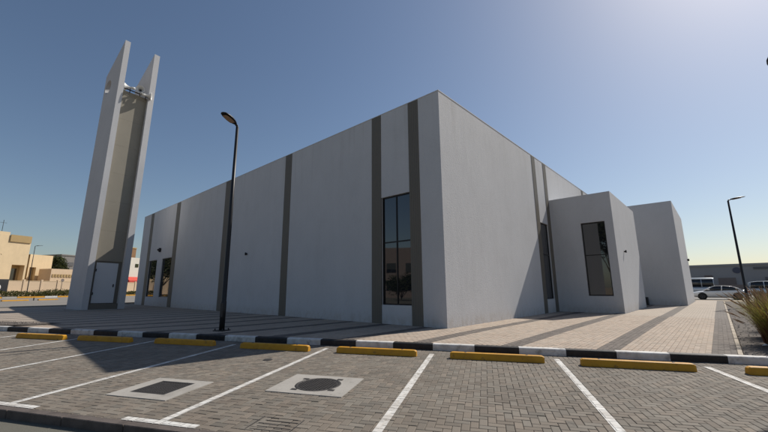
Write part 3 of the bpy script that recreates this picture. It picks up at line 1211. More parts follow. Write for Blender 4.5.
# ================================================================== STREET LAMPS
def street_lamp(x, y, z, h, ang, label, head=.78, group='street lamps with flat heads'):
    t = thing('street_lamp', label, 'street lamp', (x, y, z), ang, group)
    m = MB()
    m.tube([(0, 0, -.1), (0, 0, .9), (0, 0, .92), (0, 0, h * .5), (0, 0, h)], [.085, .085, .075, .065, .05], 14)
    p = m.build('pole', M['black'], t)
    m = MB(); m.bbox(-.055, .02, -.045, .045, .45, .85, .006); m.bbox(.07, .092, -.05, .05, .42, .86, .008)
    m.build('service_door', M['dark_plastic'], p)
    m = MB(); m.bbox(-.19, .19, -.19, .19, -.02, .025, .006)
    for a in (-1, 1):
        for b in (-1, 1): m.lathe([(0, .022), (.05, .022), (.05, .001)], (a * .14, b * .14, .025), (0, 0, 1), 6)
    m.build('base_plate', M['black'], t)
    # arm stub and flat teardrop head tilted up a little
    m = MB(); m.tube([(0, 0, h - .02), (.03, 0, h + .05), (.14, 0, h + .085)], [.05, .045, .035], 12); m.build('arm', M['black'], t)
    prof = [(.10, .05, .035), (.16, .085, .05), (.28, .13, .07), (.45, .155, .075), (.62, .15, .06), (head - .02, .11, .035), (head + .03, .05, .015)]
    tilt = R(9)

    def section(s, w, hh, top):
        pts = []
        for k in range(12):
            a = 2 * math.pi * k / 12
            yy_, zz_ = w * math.copysign(abs(math.cos(a)) ** .7, math.cos(a)), hh * math.copysign(abs(math.sin(a)) ** .8, math.sin(a))
            if zz_ < 0: zz_ *= .45
            pts.append((s * math.cos(tilt) - zz_ * math.sin(tilt), yy_, h + .06 + s * math.sin(tilt) + zz_ * math.cos(tilt)))
        return pts
    m = MB()
    vs = []
    for (s, w, hh) in prof: vs += section(s, w, hh, 0)
    n = len(prof)
    fs = [(i * 12 + k, i * 12 + (k + 1) % 12, (i + 1) * 12 + (k + 1) % 12, (i + 1) * 12 + k) for i in range(n - 1) for k in range(12)]
    fs += [tuple(range(12))[::-1], tuple(range((n - 1) * 12, n * 12))]
    m.add(vs, fs, 0, True)
    hd = m.build('lamp_head', M['black'], t)
    m = MB()
    q = []
    for s, w in ((.25, .09), (.40, .115), (.60, .11), (.70, .075)):
        for sy in (-1, 1):
            q.append((s * math.cos(tilt) + .042 * math.sin(tilt), sy * w, h + .06 + s * math.sin(tilt) - .042 * math.cos(tilt)))
    m.add(q, [(0, 1, 3, 2), (2, 3, 5, 4), (4, 5, 7, 6)])
    m.build('lens', M['lens'], hd, False)
    return t


AN = math.atan2(-NY, -NX)
street_lamp(-5.23, -5.01, zplaza(-5.23, -5.01), 6.95, AN, 'tall black street lamp on the plaza in front of the shaded white wall')
street_lamp(7.97, 23.0, -.03, 7.0, TH * .7, 'black street lamp rising from the planting bed beside the white sedan', head=.9)
lx, ly = 8.66, 3.05
street_lamp(lx, ly, zplaza(lx, ly), 6.95, R(-97), 'black street lamp head peeking in at the top right edge')


# ================================================================== WHEEL STOPS
def wheel_stop_mesh():
    bm = bmesh.new()
    L_, D, Hh = .95, .085, .132
    rings = []
    for s, k in ((-L_, .78), (-L_ + .035, .97), (-L_ + .08, 1.0), (-.3, 1), (.3, 1), (L_ - .08, 1.0), (L_ - .035, .97), (L_, .78)):
        h_ = Hh * (k if abs(s) < L_ else .82)
        d_ = D * k
        pr = [(-d_, 0), (-d_, .02), (-d_ * .80, h_ - .025), (-d_ * .66, h_ - .006), (-d_ * .5, h_), (d_ * .5, h_), (d_ * .66, h_ - .006), (d_ * .80, h_ - .025), (d_, .02), (d_, 0)]
        rings.append([bm.verts.new((s, y, z)) for y, z in pr])
    for a, b in zip(rings[:-1], rings[1:]):
        for k in range(9):
            bm.faces.new((a[k], a[k + 1], b[k + 1], b[k]))
    bm.faces.new(rings[0][::-1]); bm.faces.new(rings[-1])
    bmesh.ops.recalc_face_normals(bm, faces=bm.faces)
    me = bpy.data.meshes.new('wheel_stop')
    bm.to_mesh(me); bm.free()
    me.materials.append(M['yellow'])
    return me


wsm = wheel_stop_mesh()
stops = [(-11.70, -4.10, 1, 'yellow wheel stop cut by the left edge of the picture'),
         (-9.33, -4.00, .8, 'yellow wheel stop lying half in sun and half in shade at far left'),
         (-6.65, -3.90, .3, 'yellow wheel stop in shade, left of the lamp post'),
         (-3.87, -3.97, -.3, 'yellow wheel stop in shade, just right of the lamp post'),
         (-1.25, -3.95, .0, 'sunlit yellow wheel stop behind the round manhole'),
         (1.39, -3.95, .2, 'sunlit yellow wheel stop in front of the building corner'),
         (3.95, -4.03, -.4, 'sunlit yellow wheel stop facing the black kerb stone at right'),
         (6.62, -4.06, .0, 'yellow wheel stop cut by the right edge of the picture')]
m = MB(); m.lathe([(.128, .03), (.1345, .026), (.1355, .001)], (0, 0, 0), (0, 0, 1), 10)
boltm = m.mesh('bolt', M['iron'])
for (u, v, rz, lab) in stops:
    o = link('wheel_stop', wsm)
    o.matrix_world = PM @ Matrix.Translation((u, v, .001)) @ Matrix.Rotation(R(rz), 4, 'Z')
    tag(o, lab, 'wheel stop', 'yellow wheel stops in the parking bays')
    for bx_ in (-.62, .62):
        link('bolt', boltm, o, (bx_, 0, 0))


# ================================================================== PLANTS
def grass_clump(x, y, z, n, h, rad, label, seed):
    random.seed(seed)
    t = thing('fountain_grass', label, 'ornamental grass', (x, y, z), 0, 'fountain grass clumps in the bed')
    green, red, plume = MB(), MB(), MB()
    for k in range(n):
        a = random.uniform(0, 6.283)
        r0 = rad * .42 * math.sqrt(random.random())
        bx_, by_ = r0 * math.cos(a), r0 * math.sin(a)
        a2 = a + random.uniform(-.5, .5)
        ln = h * random.uniform(.55, 1.25)
        lean = random.uniform(.06, .72) * (0.35 + r0 / (rad * .42) * .65)
        w = random.uniform(.005, .010)
        pts = []
        for q in range(6):
            s = q / 5
            out = lean * ln * (s ** 1.7)
            zz = ln * (s - .28 * lean * s ** 3)
            pts.append((bx_ + out * math.cos(a2), by_ + out * math.sin(a2), zz))
        tx, ty = -math.sin(a2), math.cos(a2)
        dst = red if random.random() < .27 else green
        vs = []
        for q, p in enumerate(pts):
            ww = w * (1 - q / 5.4)
            vs += [(p[0] - tx * ww, p[1] - ty * ww, p[2]), (p[0] + tx * ww, p[1] + ty * ww, p[2])]
        # short red sheath low down, green above
        if dst is green:
            q0 = random.choice((1, 2, 2, 3))
            red.add(vs[:2 * q0 + 2], [(2 * q, 2 * q + 1, 2 * q + 3, 2 * q + 2) for q in range(q0)])
            green.add(vs[2 * q0:], [(2 * q, 2 * q + 1, 2 * q + 3, 2 * q + 2) for q in range(5 - q0)])
        else:
            red.add(vs, [(0, 1, 3, 2), (2, 3, 5, 4), (4, 5, 7, 6), (6, 7, 9, 8), (8, 9, 11, 10)])
        if random.random() < .06:
            p, q = Vector(pts[-2]), Vector(pts[-1])
            d = (q - p).normalized()
            plume.tube([q - d * .05, q + d * .03, q + d * .10, q + d * .19], [.004, .012, .011, .002], 5, False)
    green.build('blades', M['grass_green'], t, False)
    red.build('dry_blades', M['grass_red'], t, False)
    plume.build('plumes', M['plume'], t, False)


grass_clump(7.86, 2.35, -.05, 3800, 1.0, 1.25, 'large reddish fountain grass clump at the right edge of the picture', 1)
grass_clump(7.95, 4.1, -.03, 2800, 1.0, 1.2, 'greenish fountain grass clump behind the large one at right', 2)
grass_clump(8.1, 6.3, -.03, 2400, .98, 1.0, 'fountain grass clump in the middle of the row at right', 3)
grass_clump(8.4, 9.4, -.03, 1300, .95, .9, 'farthest fountain grass clump of the row at right', 4)
m = MB()
lz = zplaza(7.35, 1.75) + .02
m.add([(-.06, -.03, 0), (.02, -.05, .02), (.07, .0, .005), (.03, .05, .03), (-.05, .04, .0), (0, 0, .045)], [(0, 1, 5), (1, 2, 5), (2, 3, 5), (3, 4, 5), (4, 0, 5)])
o = m.build('litter_scrap', M['litter'])
o.location = (7.33, 1.9, lz - .005)
tag(o, 'small crumpled white scrap lying on the planting bed', 'litter')


def tree(x, y, z, h, rx, label, nleaf, seed, leaf=.16, trunk_h=.45, name='tree', group=None, lean=0, lm='leaf'):
    random.seed(seed)
    t = thing(name, label, 'tree', (x, y, z), 0, group)
    m = MB()
    th = h * trunk_h
    m.tube([(0, 0, -.2), (lean * .2, .05, th * .5), (lean * .5, 0, th), (lean, 0, h * .8)], [h * .028, h * .022, h * .017, h * .005], 8)
    tips = []
    for k in range(11):
        a = k * 2.4
        s0 = th * random.uniform(.65, 1.3)
        ex = (rx * random.uniform(.4, .85) * math.cos(a) + lean, rx * random.uniform(.4, .85) * math.sin(a), h * random.uniform(.5, .92))
        m.tube([(lean * .4, 0, s0), (ex[0] * .5, ex[1] * .5, s0 + (ex[2] - s0) * .6), ex], [h * .010, h * .006, h * .002], 5, False)
        tips.append(ex)
    m.build('trunk', M['bark'], t)
    c = MB()
    clumps = tips + [(lean + random.gauss(0, rx * .35), random.gauss(0, rx * .35), h * random.uniform(.55, .95)) for _ in range(14)]
    for k in range(nleaf):
        q = random.choice(clumps)
        rr = rx * .36
        p = Vector((q[0] + random.gauss(0, rr * .5), q[1] + random.gauss(0, rr * .5), q[2] + random.gauss(0, rr * .4)))
        a = Vector((random.gauss(0, 1), random.gauss(0, 1), random.gauss(0, .7))).normalized()
        b = a.cross(Vector((random.gauss(0, 1), random.gauss(0, 1), random.gauss(0, 1)))).normalized()
        s = leaf * random.uniform(.6, 1.3)
        c.add([p - a * s, p + b * s * .4, p + a * s, p - b * s * .4], [(0, 1, 2, 3)])
    c.build('crown', M[lm], t, False)
    return t


def hedge(name, u0, u1, v0, v1, z0, h, n, label, seed, lm='hedge', leaf=.14, lumpy=.3):
    random.seed(seed)
    m = MB()
    for k in range(n):
        u, v = random.uniform(u0, u1), random.uniform(v0, v1)
        hh = h * (1 - lumpy + lumpy * 2 * mnoise.noise((u * .5, v * .35, seed)) + lumpy * .4 * random.random())
        z = z0 + hh * random.random() ** .6
        x, y = uv(u, v)
        p = Vector((x, y, z))
        a = Vector((random.gauss(0, 1), random.gauss(0, 1), random.gauss(0, .8))).normalized()
        b = a.cross(Vector((random.gauss(0, 1), random.gauss(0, 1), random.gauss(0, 1)))).normalized()
        s = leaf * random.uniform(.6, 1.3)
        m.add([p - a * s, p + b * s * .5, p + a * s, p - b * s * .5], [(0, 1, 2, 3)])
    o = m.build(name, M[lm], None, False)
    return tag(o, label, 'hedge', kind='stuff')


# ================================================================== LEFT BACKGROUND (frame u,v)
def usheet(name, mt, pts, label, cat, kind='structure'):
    m = MB()
    m.add([(*uv(u, v), z) for u, v, z in pts], [tuple(range(len(pts)))])
    return tag(m.build(name, mt), label, cat, kind=kind)


m = MB()
cols = [(-73.5, .20), (-66, .02), (-58, -.06), (-36.5, -.06)]
vv = [-2, 10, 30, 60, 110]
for a, b in zip(cols[:-1], cols[1:]):
    for c, d in zip(vv[:-1], vv[1:]):
        def xl(u, v):   # east edge follows the plaza's west kerb
            return u
        m.add([(*uv(a[0], c), a[1]), (*uv(b[0], c), b[1]), (*uv(b[0], d), b[1]), (*uv(a[0], d), a[1])], [(0, 1, 2, 3)])
m.add([(*uv(-36.5, -2), -.06), (XW - .05, -18, -.06), (XW - .05, YN, -.06), (*uv(-36.5, 60), -.06)], [(0, 1, 2, 3)])
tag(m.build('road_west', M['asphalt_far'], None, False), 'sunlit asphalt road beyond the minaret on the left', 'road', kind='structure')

wk = bpy.data.objects.new('west_kerb', None); COL.objects.link(wk)
tag(wk, 'pale concrete kerb at the far end of the plaza', 'kerb', kind='structure')
m = MB(); m.bbox(-.08, .08, -.745, .745, -.12, .10, .015); wkm = m.mesh('kerb_stone', M['concrete'])
for k in range(30):
    link('kerb_stone', wkm, wk, (XW - .06, -19 + k * 1.5, -.005))


def uthing(name, label, cat, u, v, z=0, group=None):
    x, y = uv(u, v)
    return thing(name, label, cat, (x, y, z), TH, group)


# yellow painted median kerbs
for k, (v0, v1, u0, lab) in enumerate(((22.6, 25.7, -62.0, 'yellow painted road kerb left of its twin near the minaret'), (27.0, 29.6, -62.2, 'yellow painted road kerb closest to the minaret'), (18.5, 21.4, -62, 'yellow painted road kerb at the left picture edge'))):
    m = MB(); m.bbox(-.14, .14, (v0 - v1) / 2, (v1 - v0) / 2, -.1, .18, .03)
    o = m.build('median_kerb', M['yellow'])
    x, y = uv(u0, (v0 + v1) / 2); o.location = (x, y, -.04); o.rotation_euler = (0, 0, TH)
    tag(o, lab, 'kerb', 'yellow kerbs in the far road')
for (v, lab) in ((26.35, 'dark bollard between the two yellow road kerbs'), (22.2, 'dark bollard left of the yellow road kerbs')):
    x, y = uv(-62, v)
    m = MB(); m.lathe([(-.1, .07), (.42, .07), (.46, .05), (.47, .001)], (0, 0, 0), (0, 0, 1), 10); m.lathe([(.28, .075), (.36, .075)], (0, 0, 0), (0, 0, 1), 10)
    o = m.build('bollard', M['dark_plastic']); o.location = (x, y, -.05); tag(o, lab, 'bollard', 'bollards in the far road')
vk = bpy.data.objects.new('verge_kerb', None); COL.objects.link(vk)
tag(vk, 'yellow and white painted kerb in front of the far hedge', 'kerb', kind='structure')
for k in range(30):
    m = MB(); m.bbox(-.1, .1, -.99, .99, -.2, .22, .02)
    mt_ = M['kerb_white'] if k in (8, 11, 17) else (M['concrete'] if k == 5 else M['yellow'])
    if k < 1: kvm = {}
    if mt_.name not in kvm: kvm[mt_.name] = m.mesh('kerb_stone', mt_)
    x, y = uv(-73.6, 20 + k * 2)
    o = link('kerb_stone', kvm[mt_.name], vk, (x, y, .22)); o.rotation_euler = (0, 0, TH)
usheet('verge', M['soil'], [(-90, 0, .42), (-73.6, 0, .36), (-73.6, 110, .36), (-90, 110, .42)], 'planted verge in front of the beige wall', 'verge')
hedge('hedge', -78, -75, 22, 60, .35, 1.0, 9000, 'long low green hedge in front of the beige boundary wall', 3)
hedge('shrub_row', -90.6, -89.2, 43, 60, .4, 1.35, 2500, 'row of small shrubs against the beige boundary wall', 6, 'leaf')

# boundary wall: each panel and pier its own piece
bw = uthing('boundary_wall', 'beige boundary wall with piers behind the green hedge', 'wall', -92, 0)
m = MB(); m.box(-.1, .1, -1.38, 1.38, .2, 3.4); pm_ = m.mesh('panel', M['beige_pink'])
m = MB(); m.bbox(-.2, .2, -.2, .2, .2, 3.75, .02); pr_ = m.mesh('pier', M['beige_pink'])
m = MB(); m.box(-.14, .14, -1.3, 1.3, 3.402, 3.5); cp_ = m.mesh('cap', M['beige'])
for k in range(18):
    v = 20 + k * 3.2
    link('pier', pr_, bw, (0, v, 0)); link('panel', pm_, bw, (0, v + 1.6, 0)); link('cap', cp_, bw, (0, v + 1.6, 0))


def ublock(parent, name, mt, u0, u1, v0, v1, z0, z1, base):
    m = MB(); m.box(u0 - base[0], u1 - base[0], v0 - base[1], v1 - base[1], z0, z1)
    return m.build(name, mt, parent)


hA = uthing('beige_house', 'tall beige house with square openings and raised parapet panel', 'house', -100, 40)
b_ = (-100, 40)
# front wall with opening
m = MB()
def uwall(m, u, v0, v1, z0, z1, holes, depth, base):
    wall_sheet(m, 'x', u - base[0], v0 - base[1], v1 - base[1], z0, z1, [(h[0] - base[1], h[1] - base[1], h[2], h[3]) for h in holes], depth, -1)
uwall(m, -100, 20, 47.1, .2, 13.6, [(44.3, 46.7, 3.4, 7.15), (38.0, 40.6, 3.4, 7.15), (31, 34, 3.4, 7.2)], 1.6, b_)
m.add([(0, 7.1, .2), (-14, 7.1, .2), (-14, 7.1, 13.6), (0, 7.1, 13.6)], [(0, 1, 2, 3)])
m.add([(0, -20, 13.6), (0, 7.1, 13.6), (-14, 7.1, 13.6), (-14, -20, 13.6)], [(0, 1, 2, 3)])
m.build('wall', M['beige'], hA, False)
for (v0, v1) in ((44.3, 46.7), (38.0, 40.6), (31, 34)):
    w = ublock(hA, 'window', M['beige_dark'], -101.75, -101.6, v0 - .1, v1 + .1, 3.3, 7.25, b_)
    ublock(w, 'pane', M['glass'], -101.59, -101.56, v0 + .5, v1 - .5, 3.6, 6.4, b_)
ublock(hA, 'parapet_panel', M['beige_dark'], -99.96, -99.80, 43.1, 47.05, 12.2, 13.75, b_)
ublock(hA, 'parapet_block', M['beige'], -112, -100.05, 24, 43, 13.61, 14.25, b_)
m = MB(); m.tube([(-3, 3.0, 13.6), (-3, 3.0, 17.2)], .05, 6); m.tube([(-3, 2.4, 16.6), (-3, 3.6, 16.6)], .03, 5); m.build('antenna', M['black'], hA)
hB = uthing('beige_annex_house', 'lower beige house wing right of the tall one with shaded side passage', 'house', -102, 50)
b2 = (-102, 50)
m = MB(); uwall(m, -102, 48.6, 53.4, .2, 9.9, [(48.9, 50.2, 3.6, 6.9)], .8, b2)
m.add([(0, 3.4, .2), (-12, 3.4, .2), (-12, 3.4, 9.9), (0, 3.4, 9.9)], [(0, 1, 2, 3)])
m.add([(0, -1.4, 9.9), (0, 3.4, 9.9), (-12, 3.4, 9.9), (-12, -1.4, 9.9)], [(0, 1, 2, 3)])
m.build('wall', M['beige'], hB, False)
ublock(hB, 'window', M['beige_dark'], -103, -102.8, 48.8, 50.3, 3.5, 7.0, b2)
ublock(hB, 'passage_wall', M['beige_dark'], -103.5, -102.6, 46.9, 48.55, .2, 9.6, b2)  # darker tan puts the shade of the passage into the wall colour
hC = uthing('beige_garden_building', 'low beige building with a row of small square blocks below its roof', 'building', -97, 56)
b3 = (-97, 56)
ublock(hC, 'wall', M['beige_pink'], -101, -97, 50.3, 62, .2, 6.5, b3)
for k in range(9):
    ublock(hC, 'square_block', M['beige_dark'], -96.99, -96.9, 50.6 + k * .62, 51.05 + k * .62, 4.55, 5.25, b3)

tree(*uv(-112, 61.2), .3, 10.6, 2.4, 'dark round tree behind the low beige building', 2600, 21, leaf=.3, trunk_h=.4)
hD = uthing('grey_house', 'grey flat-roofed house behind the dark tree beside the minaret', 'house', -116, 68)
b4 = (-116, 68)
ublock(hD, 'wall', M['grey_wall'], -126, -116, 64.4, 73, .2, 11.4, b4)
w = ublock(hD, 'window', M['shed_dark'], -115.99, -115.9, 65.0, 67.8, 8.5, 9.6, b4)
ublock(hD, 'roof_edge', M['grey_wall'], -126.1, -115.85, 64.3, 73.1, 11.402, 11.75, b4)

x, y = uv(-79.5, 35.8)
street_lamp(x, y, .35, 9.2, math.atan2(NY, NX), 'thin distant street lamp in front of the beige houses', head=1.2, group='street lamps with flat heads')
# small round-headed sign by the wall
x, y = uv(-88.6, 47.4)
t = thing('road_sign', 'small dark round sign on a post by the boundary wall', 'sign', (x, y, .35), TH)
m = MB(); m.tube([(0, 0, 0), (0, 0, 3.3)], .05, 8); m.build('post', M['black'], t)
m = MB(); m.lathe([(-.02, .001), (-.02, .33), (.02, .33), (.02, .001)], (.08, 0, 3.3), (1, 0, 0), 16, smooth=False); m.build('plate', M['shed_brown'], t)

# sliver between minaret and building
hE = uthing('white_villa', 'small white villa seen between minaret and main building with red awning', 'house', -100, 74)
b5 = (-100, 74)
ublock(hE, 'wall', M['white_house'], -112, -100, 70, 80, .2, 11.0, b5)
w = ublock(hE, 'window', M['hedge'], -99.99, -99.9, 74.2, 75.2, 8.2, 9.2, b5); w['label'] = 'small olive window'
m = MB(); m.prism([(-.0, 5.3), (1.8, 4.2), (1.8, 3.3), (0, 3.5)], 'y', -2.6, 4.5); m.build('awning', M['red'], hE)
hF = uthing('brown_tower_house', 'tall brown building far behind the white villa', 'building', -140, 100)
ublock(hF, 'wall', M['brown_wall'], -150, -140, 92, 108, .2, 18.6, (-140, 100))
ublock(hF, 'roof_edge', M['beige_dark'], -150.1, -139.85, 91.9, 108.1, 18.602, 19.0, (-140, 100))
hedge('villa_shrubs', -97.5, -94, 68, 82, .35, 2.4, 2500, 'shrubs in front of the white villa in the gap', 8, 'hedge', .2)


# ================================================================== VEHICLES
def wheel(parent, x, y, r, side, w=.22):
    m = MB()
    m.lathe([(-w / 2, r * .62), (-w / 2, r * .95), (-w / 2 + .03, r), (w / 2 - .03, r), (w / 2, r * .95), (w / 2, r * .62)], (x, y, r), (0, 1, 0), 24)
    wl_ = m.build('wheel', M['tyre'], parent)
    m = MB()
    yy_ = side * w / 2
    m.lathe([(-.02 * side, r * .64), (.0, r * .64), (.0, r * .56), (-.05 * side, r * .52), (-.05 * side, .001)], (x, y + yy_, r), (0, 1, 0), 24)
    for k in range(6):
        a = k * math.pi / 3
        p0 = Vector((x, y + yy_ - side * .02, r)); p1 = p0 + Vector((math.cos(a), 0, math.sin(a))) * r * .58
        m.tube([p0, p1], [.035, .028], 5)
    m.build('rim', M['rim'], wl_)


def loft(rings, mt, name, parent, smooth=True):
    m = MB()
    n = len(rings[0])
    vs = [p for r in rings for p in r]
    fs = [(i * n + k, i * n + (k + 1) % n, (i + 1) * n + (k + 1) % n, (i + 1) * n + k) for i in range(len(rings) - 1) for k in range(n)]
    m.add(vs, fs, 0, smooth)
    m.add(rings[0], [tuple(range(n))[::-1]]); m.add(rings[-1], [tuple(range(n))])
    return m.build(name, mt, parent)


def ringpts(x, hw, z0, z1, tuck=.0, top=1.0, n=16, e=.45):
    pts = []
    for k in range(n):
        a = 2 * math.pi * (k + .5) / n
        c, s = math.cos(a), math.sin(a)
        yy_ = hw * math.copysign(abs(c) ** e, c)
        zz_ = (z0 + z1) / 2 + (z1 - z0) / 2 * math.copysign(abs(s) ** e, s)
        f = (zz_ - z0) / max(z1 - z0, 1e-6)
        yy_ *= (1 - tuck * (1 - f)) * (1 + (top - 1) * f)
        pts.append((x, yy_, zz_))
    return pts


def car(kind, loc_, rz, label, paint):
    """x forward"""
    t = thing({'sedan': 'sedan', 'van': 'minivan', 'bus': 'minibus'}[kind], label, {'sedan': 'car', 'van': 'van', 'bus': 'minibus'}[kind], loc_, rz)
    if kind == 'sedan':
        hw = .91
        body = [(-2.38, .70, .42, .92), (-2.30, .82, .32, 1.00), (-1.9, .88, .24, 1.05), (-1.2, hw, .2, 1.03), (0, hw, .2, .98), (.9, hw, .2, .95), (1.5, .90, .22, .90), (2.05, .86, .25, .80), (2.33, .78, .32, .70), (2.42, .62, .40, .62)]
        cabin = [(-1.95, .70, .98, 1.04), (-1.55, .74, .95, 1.20), (-1.0, .76, .93, 1.37), (-.4, .77, .93, 1.43), (.2, .77, .93, 1.42), (.6, .75, .93, 1.30), (1.05, .72, .93, 1.05), (1.25, .70, .90, .96)]
        roof = [(-1.58, .62, 1.215, 1.235), (-1.0, .62, 1.36, 1.40), (-.4, .63, 1.42, 1.46), (.2, .63, 1.41, 1.45), (.52, .62, 1.33, 1.365)]
        wx, r = (-1.42, 1.42), .335
        pillars = [[(.62, 1.30), (1.22, .95)], [(-.28, 1.42), (-.22, .95)], [(-1.2, 1.32), (-1.75, 1.0)]]
        tp = .80
    elif kind == 'van':
        hw = .96
        body = [(-2.45, .85, .38, 1.10), (-2.38, .92, .30, 1.18), (-1.6, hw, .24, 1.16), (0, hw, .24, 1.13), (1.2, hw, .24, 1.10), (1.8, .93, .26, 1.02), (2.3, .84, .34, .88), (2.45, .68, .45, .75)]
        cabin = [(-2.40, .84, 1.1, 1.2), (-2.3, .86, 1.08, 1.75), (-1.6, .88, 1.08, 1.84), (0, .88, 1.06, 1.86), (.6, .87, 1.06, 1.80), (1.2, .83, 1.05, 1.45), (1.75, .78, 1.0, 1.08)]
        roof = [(-2.32, .74, 1.73, 1.78), (-1.6, .76, 1.83, 1.89), (0, .76, 1.85, 1.91), (.55, .74, 1.79, 1.84)]
        wx, r = (-1.5, 1.5), .35
        pillars = [[(.6, 1.80), (1.7, 1.06)], [(.1, 1.85), (.1, 1.08)], [(-1.1, 1.84), (-1.1, 1.08)], [(-2.2, 1.75), (-2.3, 1.1)]]
        tp = .90
    else:
        hw = 1.02
        body = [(-3.0, .95, .45, 1.25), (-2.95, 1.0, .36, 1.32), (-1.6, hw, .3, 1.32), (0, hw, .3, 1.32), (2.2, hw, .3, 1.30), (2.7, .98, .32, 1.22), (2.95, .9, .4, 1.05)]
        cabin = [(-2.96, .94, 1.28, 2.35), (-2.8, .96, 1.28, 2.42), (0, .96, 1.28, 2.45), (1.9, .95, 1.28, 2.42), (2.2, .92, 1.28, 2.2), (2.6, .88, 1.25, 1.35)]
        roof = [(-2.98, .93, 2.28, 2.5), (-2.8, .95, 2.30, 2.56), (0, .95, 2.30, 2.58), (1.85, .94, 2.30, 2.54), (2.12, .88, 2.2, 2.3)]
        wx, r = (-1.9, 1.85), .38
        pillars = [[(2.1, 2.3), (2.6, 1.3)], [(1.2, 2.42), (1.2, 1.3)], [(-.2, 2.42), (-.2, 1.3)], [(-1.6, 2.42), (-1.6, 1.3)], [(-2.9, 2.4), (-2.92, 1.3)]]
        tp = .93
    bd = loft([ringpts(x, w, a, b, .10, 1.0) for x, w, a, b in body], paint, 'body', t)
    loft([ringpts(x, w * 1.08, a, b, 0, tp, e=.5) for x, w, a, b in cabin], M['car_glass'], 'windows', t)
    loft([ringpts(x, w, a, b, 0, .97) for x, w, a, b in roof], paint, 'roof', t)
    zt, zb = roof[len(roof) // 2][3], .95
    for pl in pillars:
        for sy in (-1, 1):
            m = MB()
            (xa, za), (xb, zb_) = pl

            def yat(z):
                c0 = cabin[len(cabin) // 2]
                f = (z - c0[2]) / (c0[3] - c0[2])
                return c0[1] * 1.085 * (1 + (tp - 1) * min(max(f, 0), 1)) * .985
            m.tube([(xa, sy * yat(za), za), (xb, sy * yat(zb_), zb_)], [.04, .05], 6)
            m.build('pillar', paint, t)
    for x in wx:
        for sy in (-1, 1):
            m = MB(); m.lathe([(0, .001), (0, r * 1.17), (.006, r * 1.17)], (x, sy * (hw * .955 + .01), r + .02), (0, sy, 0), 24, smooth=False)
            m.build('wheel_arch', M['tyre'], t)
            wheel(t, x, sy * (hw - .10), r, sy)
    fx = body[-1][0]
    for sy in (-1, 1):
        m = MB(); m.bbox(fx - .42, fx - .03, sy * .62 - .14, sy * .62 + .14, body[-1][3] - .07, body[-1][3] + .07, .03); m.build('headlight', M['head'], t)
        m = MB(); m.bbox(body[0][0] - .01, body[0][0] + .28, sy * .66 - .15, sy * .66 + .15, body[0][3] - .18, body[0][3] - .02, .03); m.build('taillight', M['tail'], t)
        m = MB(); m.bbox(.75, .98, sy * (hw + .06) - .09, sy * (hw + .06) + .09, 1.0 if kind == 'sedan' else 1.15, 1.14 if kind == 'sedan' else 1.35, .03); m.build('mirror', paint, t)
    m = MB(); m.bbox(fx - .06, fx + .015, -.5, .5, .42, .58, .02); m.build('grille', M['dark_plastic'], t)
    for zz, x in ((.78, .15), (.78, -.75)):
        for sy in (-1, 1):
            m = MB(); m.bbox(x - .09, x + .09, sy * hw - .02, sy * hw + .02, zz, zz + .035, .008); m.build('door_handle', paint, t)
    return t


# car park sheet on the right
m = MB()
m.add([(-40, 35.5, -.05), (70, 35.5, -.05), (70, 96, -.05), (-40, 96, -.05)], [(0, 1, 2, 3)])
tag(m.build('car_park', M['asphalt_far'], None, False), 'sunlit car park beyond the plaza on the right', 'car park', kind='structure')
m = MB()
m.add([(0.2, 35.4, -.043), (9.5, 35.4, -.043), (9.5, 38.6, -.043), (0.2, 38.6, -.043)], [(0, 1, 2, 3)])
tag(m.build('sand_strip', M['sand'], None, False), 'bright sandy strip between plaza and parked cars', 'ground', kind='structure')
sd_ = car('sedan', (6.6, 41.6, -.05), R(180 + 4), 'white sedan parked side-on beyond the end of the plaza', M['car_white'])
sd_.scale = (.95, .97, .97)
car('van', (11.6, 50.5, -.05), R(2), 'silver minivan parked behind the fountain grass on the right', M['car_silver'])
car('bus', (3.3, 60.5, -.05), R(180), 'white-roofed dark minibus parked behind the white sedan', M['car_silver'])
# dark van at far left
t = thing('dark_truck', 'dark box truck with a white-rimmed spare wheel at far left edge', 'truck', (*uv(-86.5, 34.9), .3), TH)
m = MB(); m.bbox(-6, 0, -1.9, 1.9, .7, 3.3, .05); m.build('cargo_box', M['car_dark'], t)
m = MB(); m.bbox(-8.2, -6.1, -1.1, 1.1, .5, 2.5, .15); m.build('cab', M['car_dark'], t)
m = MB(); m.lathe([(.02, .001), (.02, .3), (.10, .34), (.10, .55), (.02, .62)], (0, .2, 1.75), (1, 0, 0), 20); m.build('spare_wheel', M['kerb_white'], t)
m = MB(); m.lathe([(.12, .001), (.12, .30)], (0, .2, 1.75), (1, 0, 0), 16); m.build('hub', M['tyre'], t)
for x in (-1.2, -6.9):
    for s in (-1, 1): wheel(t, x, s * 1.0, .48, s, .3)

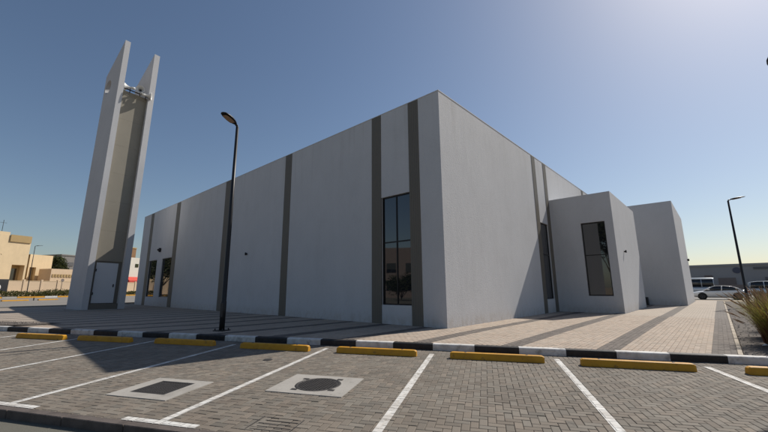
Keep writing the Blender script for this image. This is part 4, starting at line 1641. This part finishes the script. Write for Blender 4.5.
# long grey shed behind the cars
sh = thing('warehouse', 'long low dark grey warehouse behind the parked cars on the right', 'warehouse', (10, 92, 0))
m = MB(); m.box(-45, 60, 0, 25, -.2, 5.35); m.build('wall', M['shed_grey'], sh)
m = MB(); m.box(-45.2, 60.2, -.25, 25.2, 5.352, 5.75); m.build('roof_edge', M['shed_grey'], sh)
random.seed(31)
x = -14
k = 0
while x < 40:
    w_ = random.uniform(1.2, 3.2)
    if k % 3 != 2:
        m = MB(); m.box(x, x + w_, -.09, -.004, -.1, random.choice((3.6, 4.3, 4.6, 3.0)))
        m.build('wall_panel', random.choice((M['shed_dark'], M['shed_brown'], M['shed_dark'], M['shed_grey'])), sh)
    x += w_ + random.uniform(.3, 2.4); k += 1
m = MB(); m.lathe([(.12, .001), (.12, .62), (0, .62)], (-.2, 0, 4.45), (0, -1, 0), 20, smooth=False); m.build('round_sign', M['sign_blue'], sh)
m = MB(); m.box(2.2, 5.6, -.14, -.1, 4.55, 5.0); m.build('sign_board', M['shed_dark'], sh)
# shed in front with lighter low wall
m = MB(); m.box(-45, 60, -6, -5.8, -.2, 1.6); m.build('low_wall', M['shed_brown'], sh)

# tree and low wall behind the photographer: seen only as reflections in the tall window
tree(-4.9, -32.5, -.6, 13, 3.3, 'tall dark tree reflected at the right side of the entrance block window', 9000, 77, leaf=.26, trunk_h=.2)
tree(-25.5, -28.5, -.6, 3.6, 2.3, 'round dark shrub tree reflected low in the tall front window', 3500, 80, leaf=.16, trunk_h=.2)
tan = thing('brown_block', 'wide brown building across the road, mirrored in the tall front window', 'building', (-42, -50, -.6), R(50 - 90))
m = MB(); m.box(-26, 26, -10, 0, 0, 10.5); m.build('wall', M['shed_brown'], tan)
for k in range(12):
    for zz in (1.5, 5.2):
        m = MB(); m.box(-24 + k * 4, -22 + k * 4, .002, .05, zz, zz + 2.0); m.build('window', M['glass'], tan)
tree(-75, -14.2, -.1, 8.5, 4.4, 'added unseen tree that darkens the reflection in the two far front windows', 4500, 79, leaf=.3, trunk_h=.3)  # added out of view to darken what the far windows reflect
tree(-22, -46, -.5, 5.6, 2.6, 'second leafy tree across the road, mirrored in the glass', 2000, 78, leaf=.22, trunk_h=.35)

scene.render.resolution_x = 1024
scene.render.resolution_y = 576
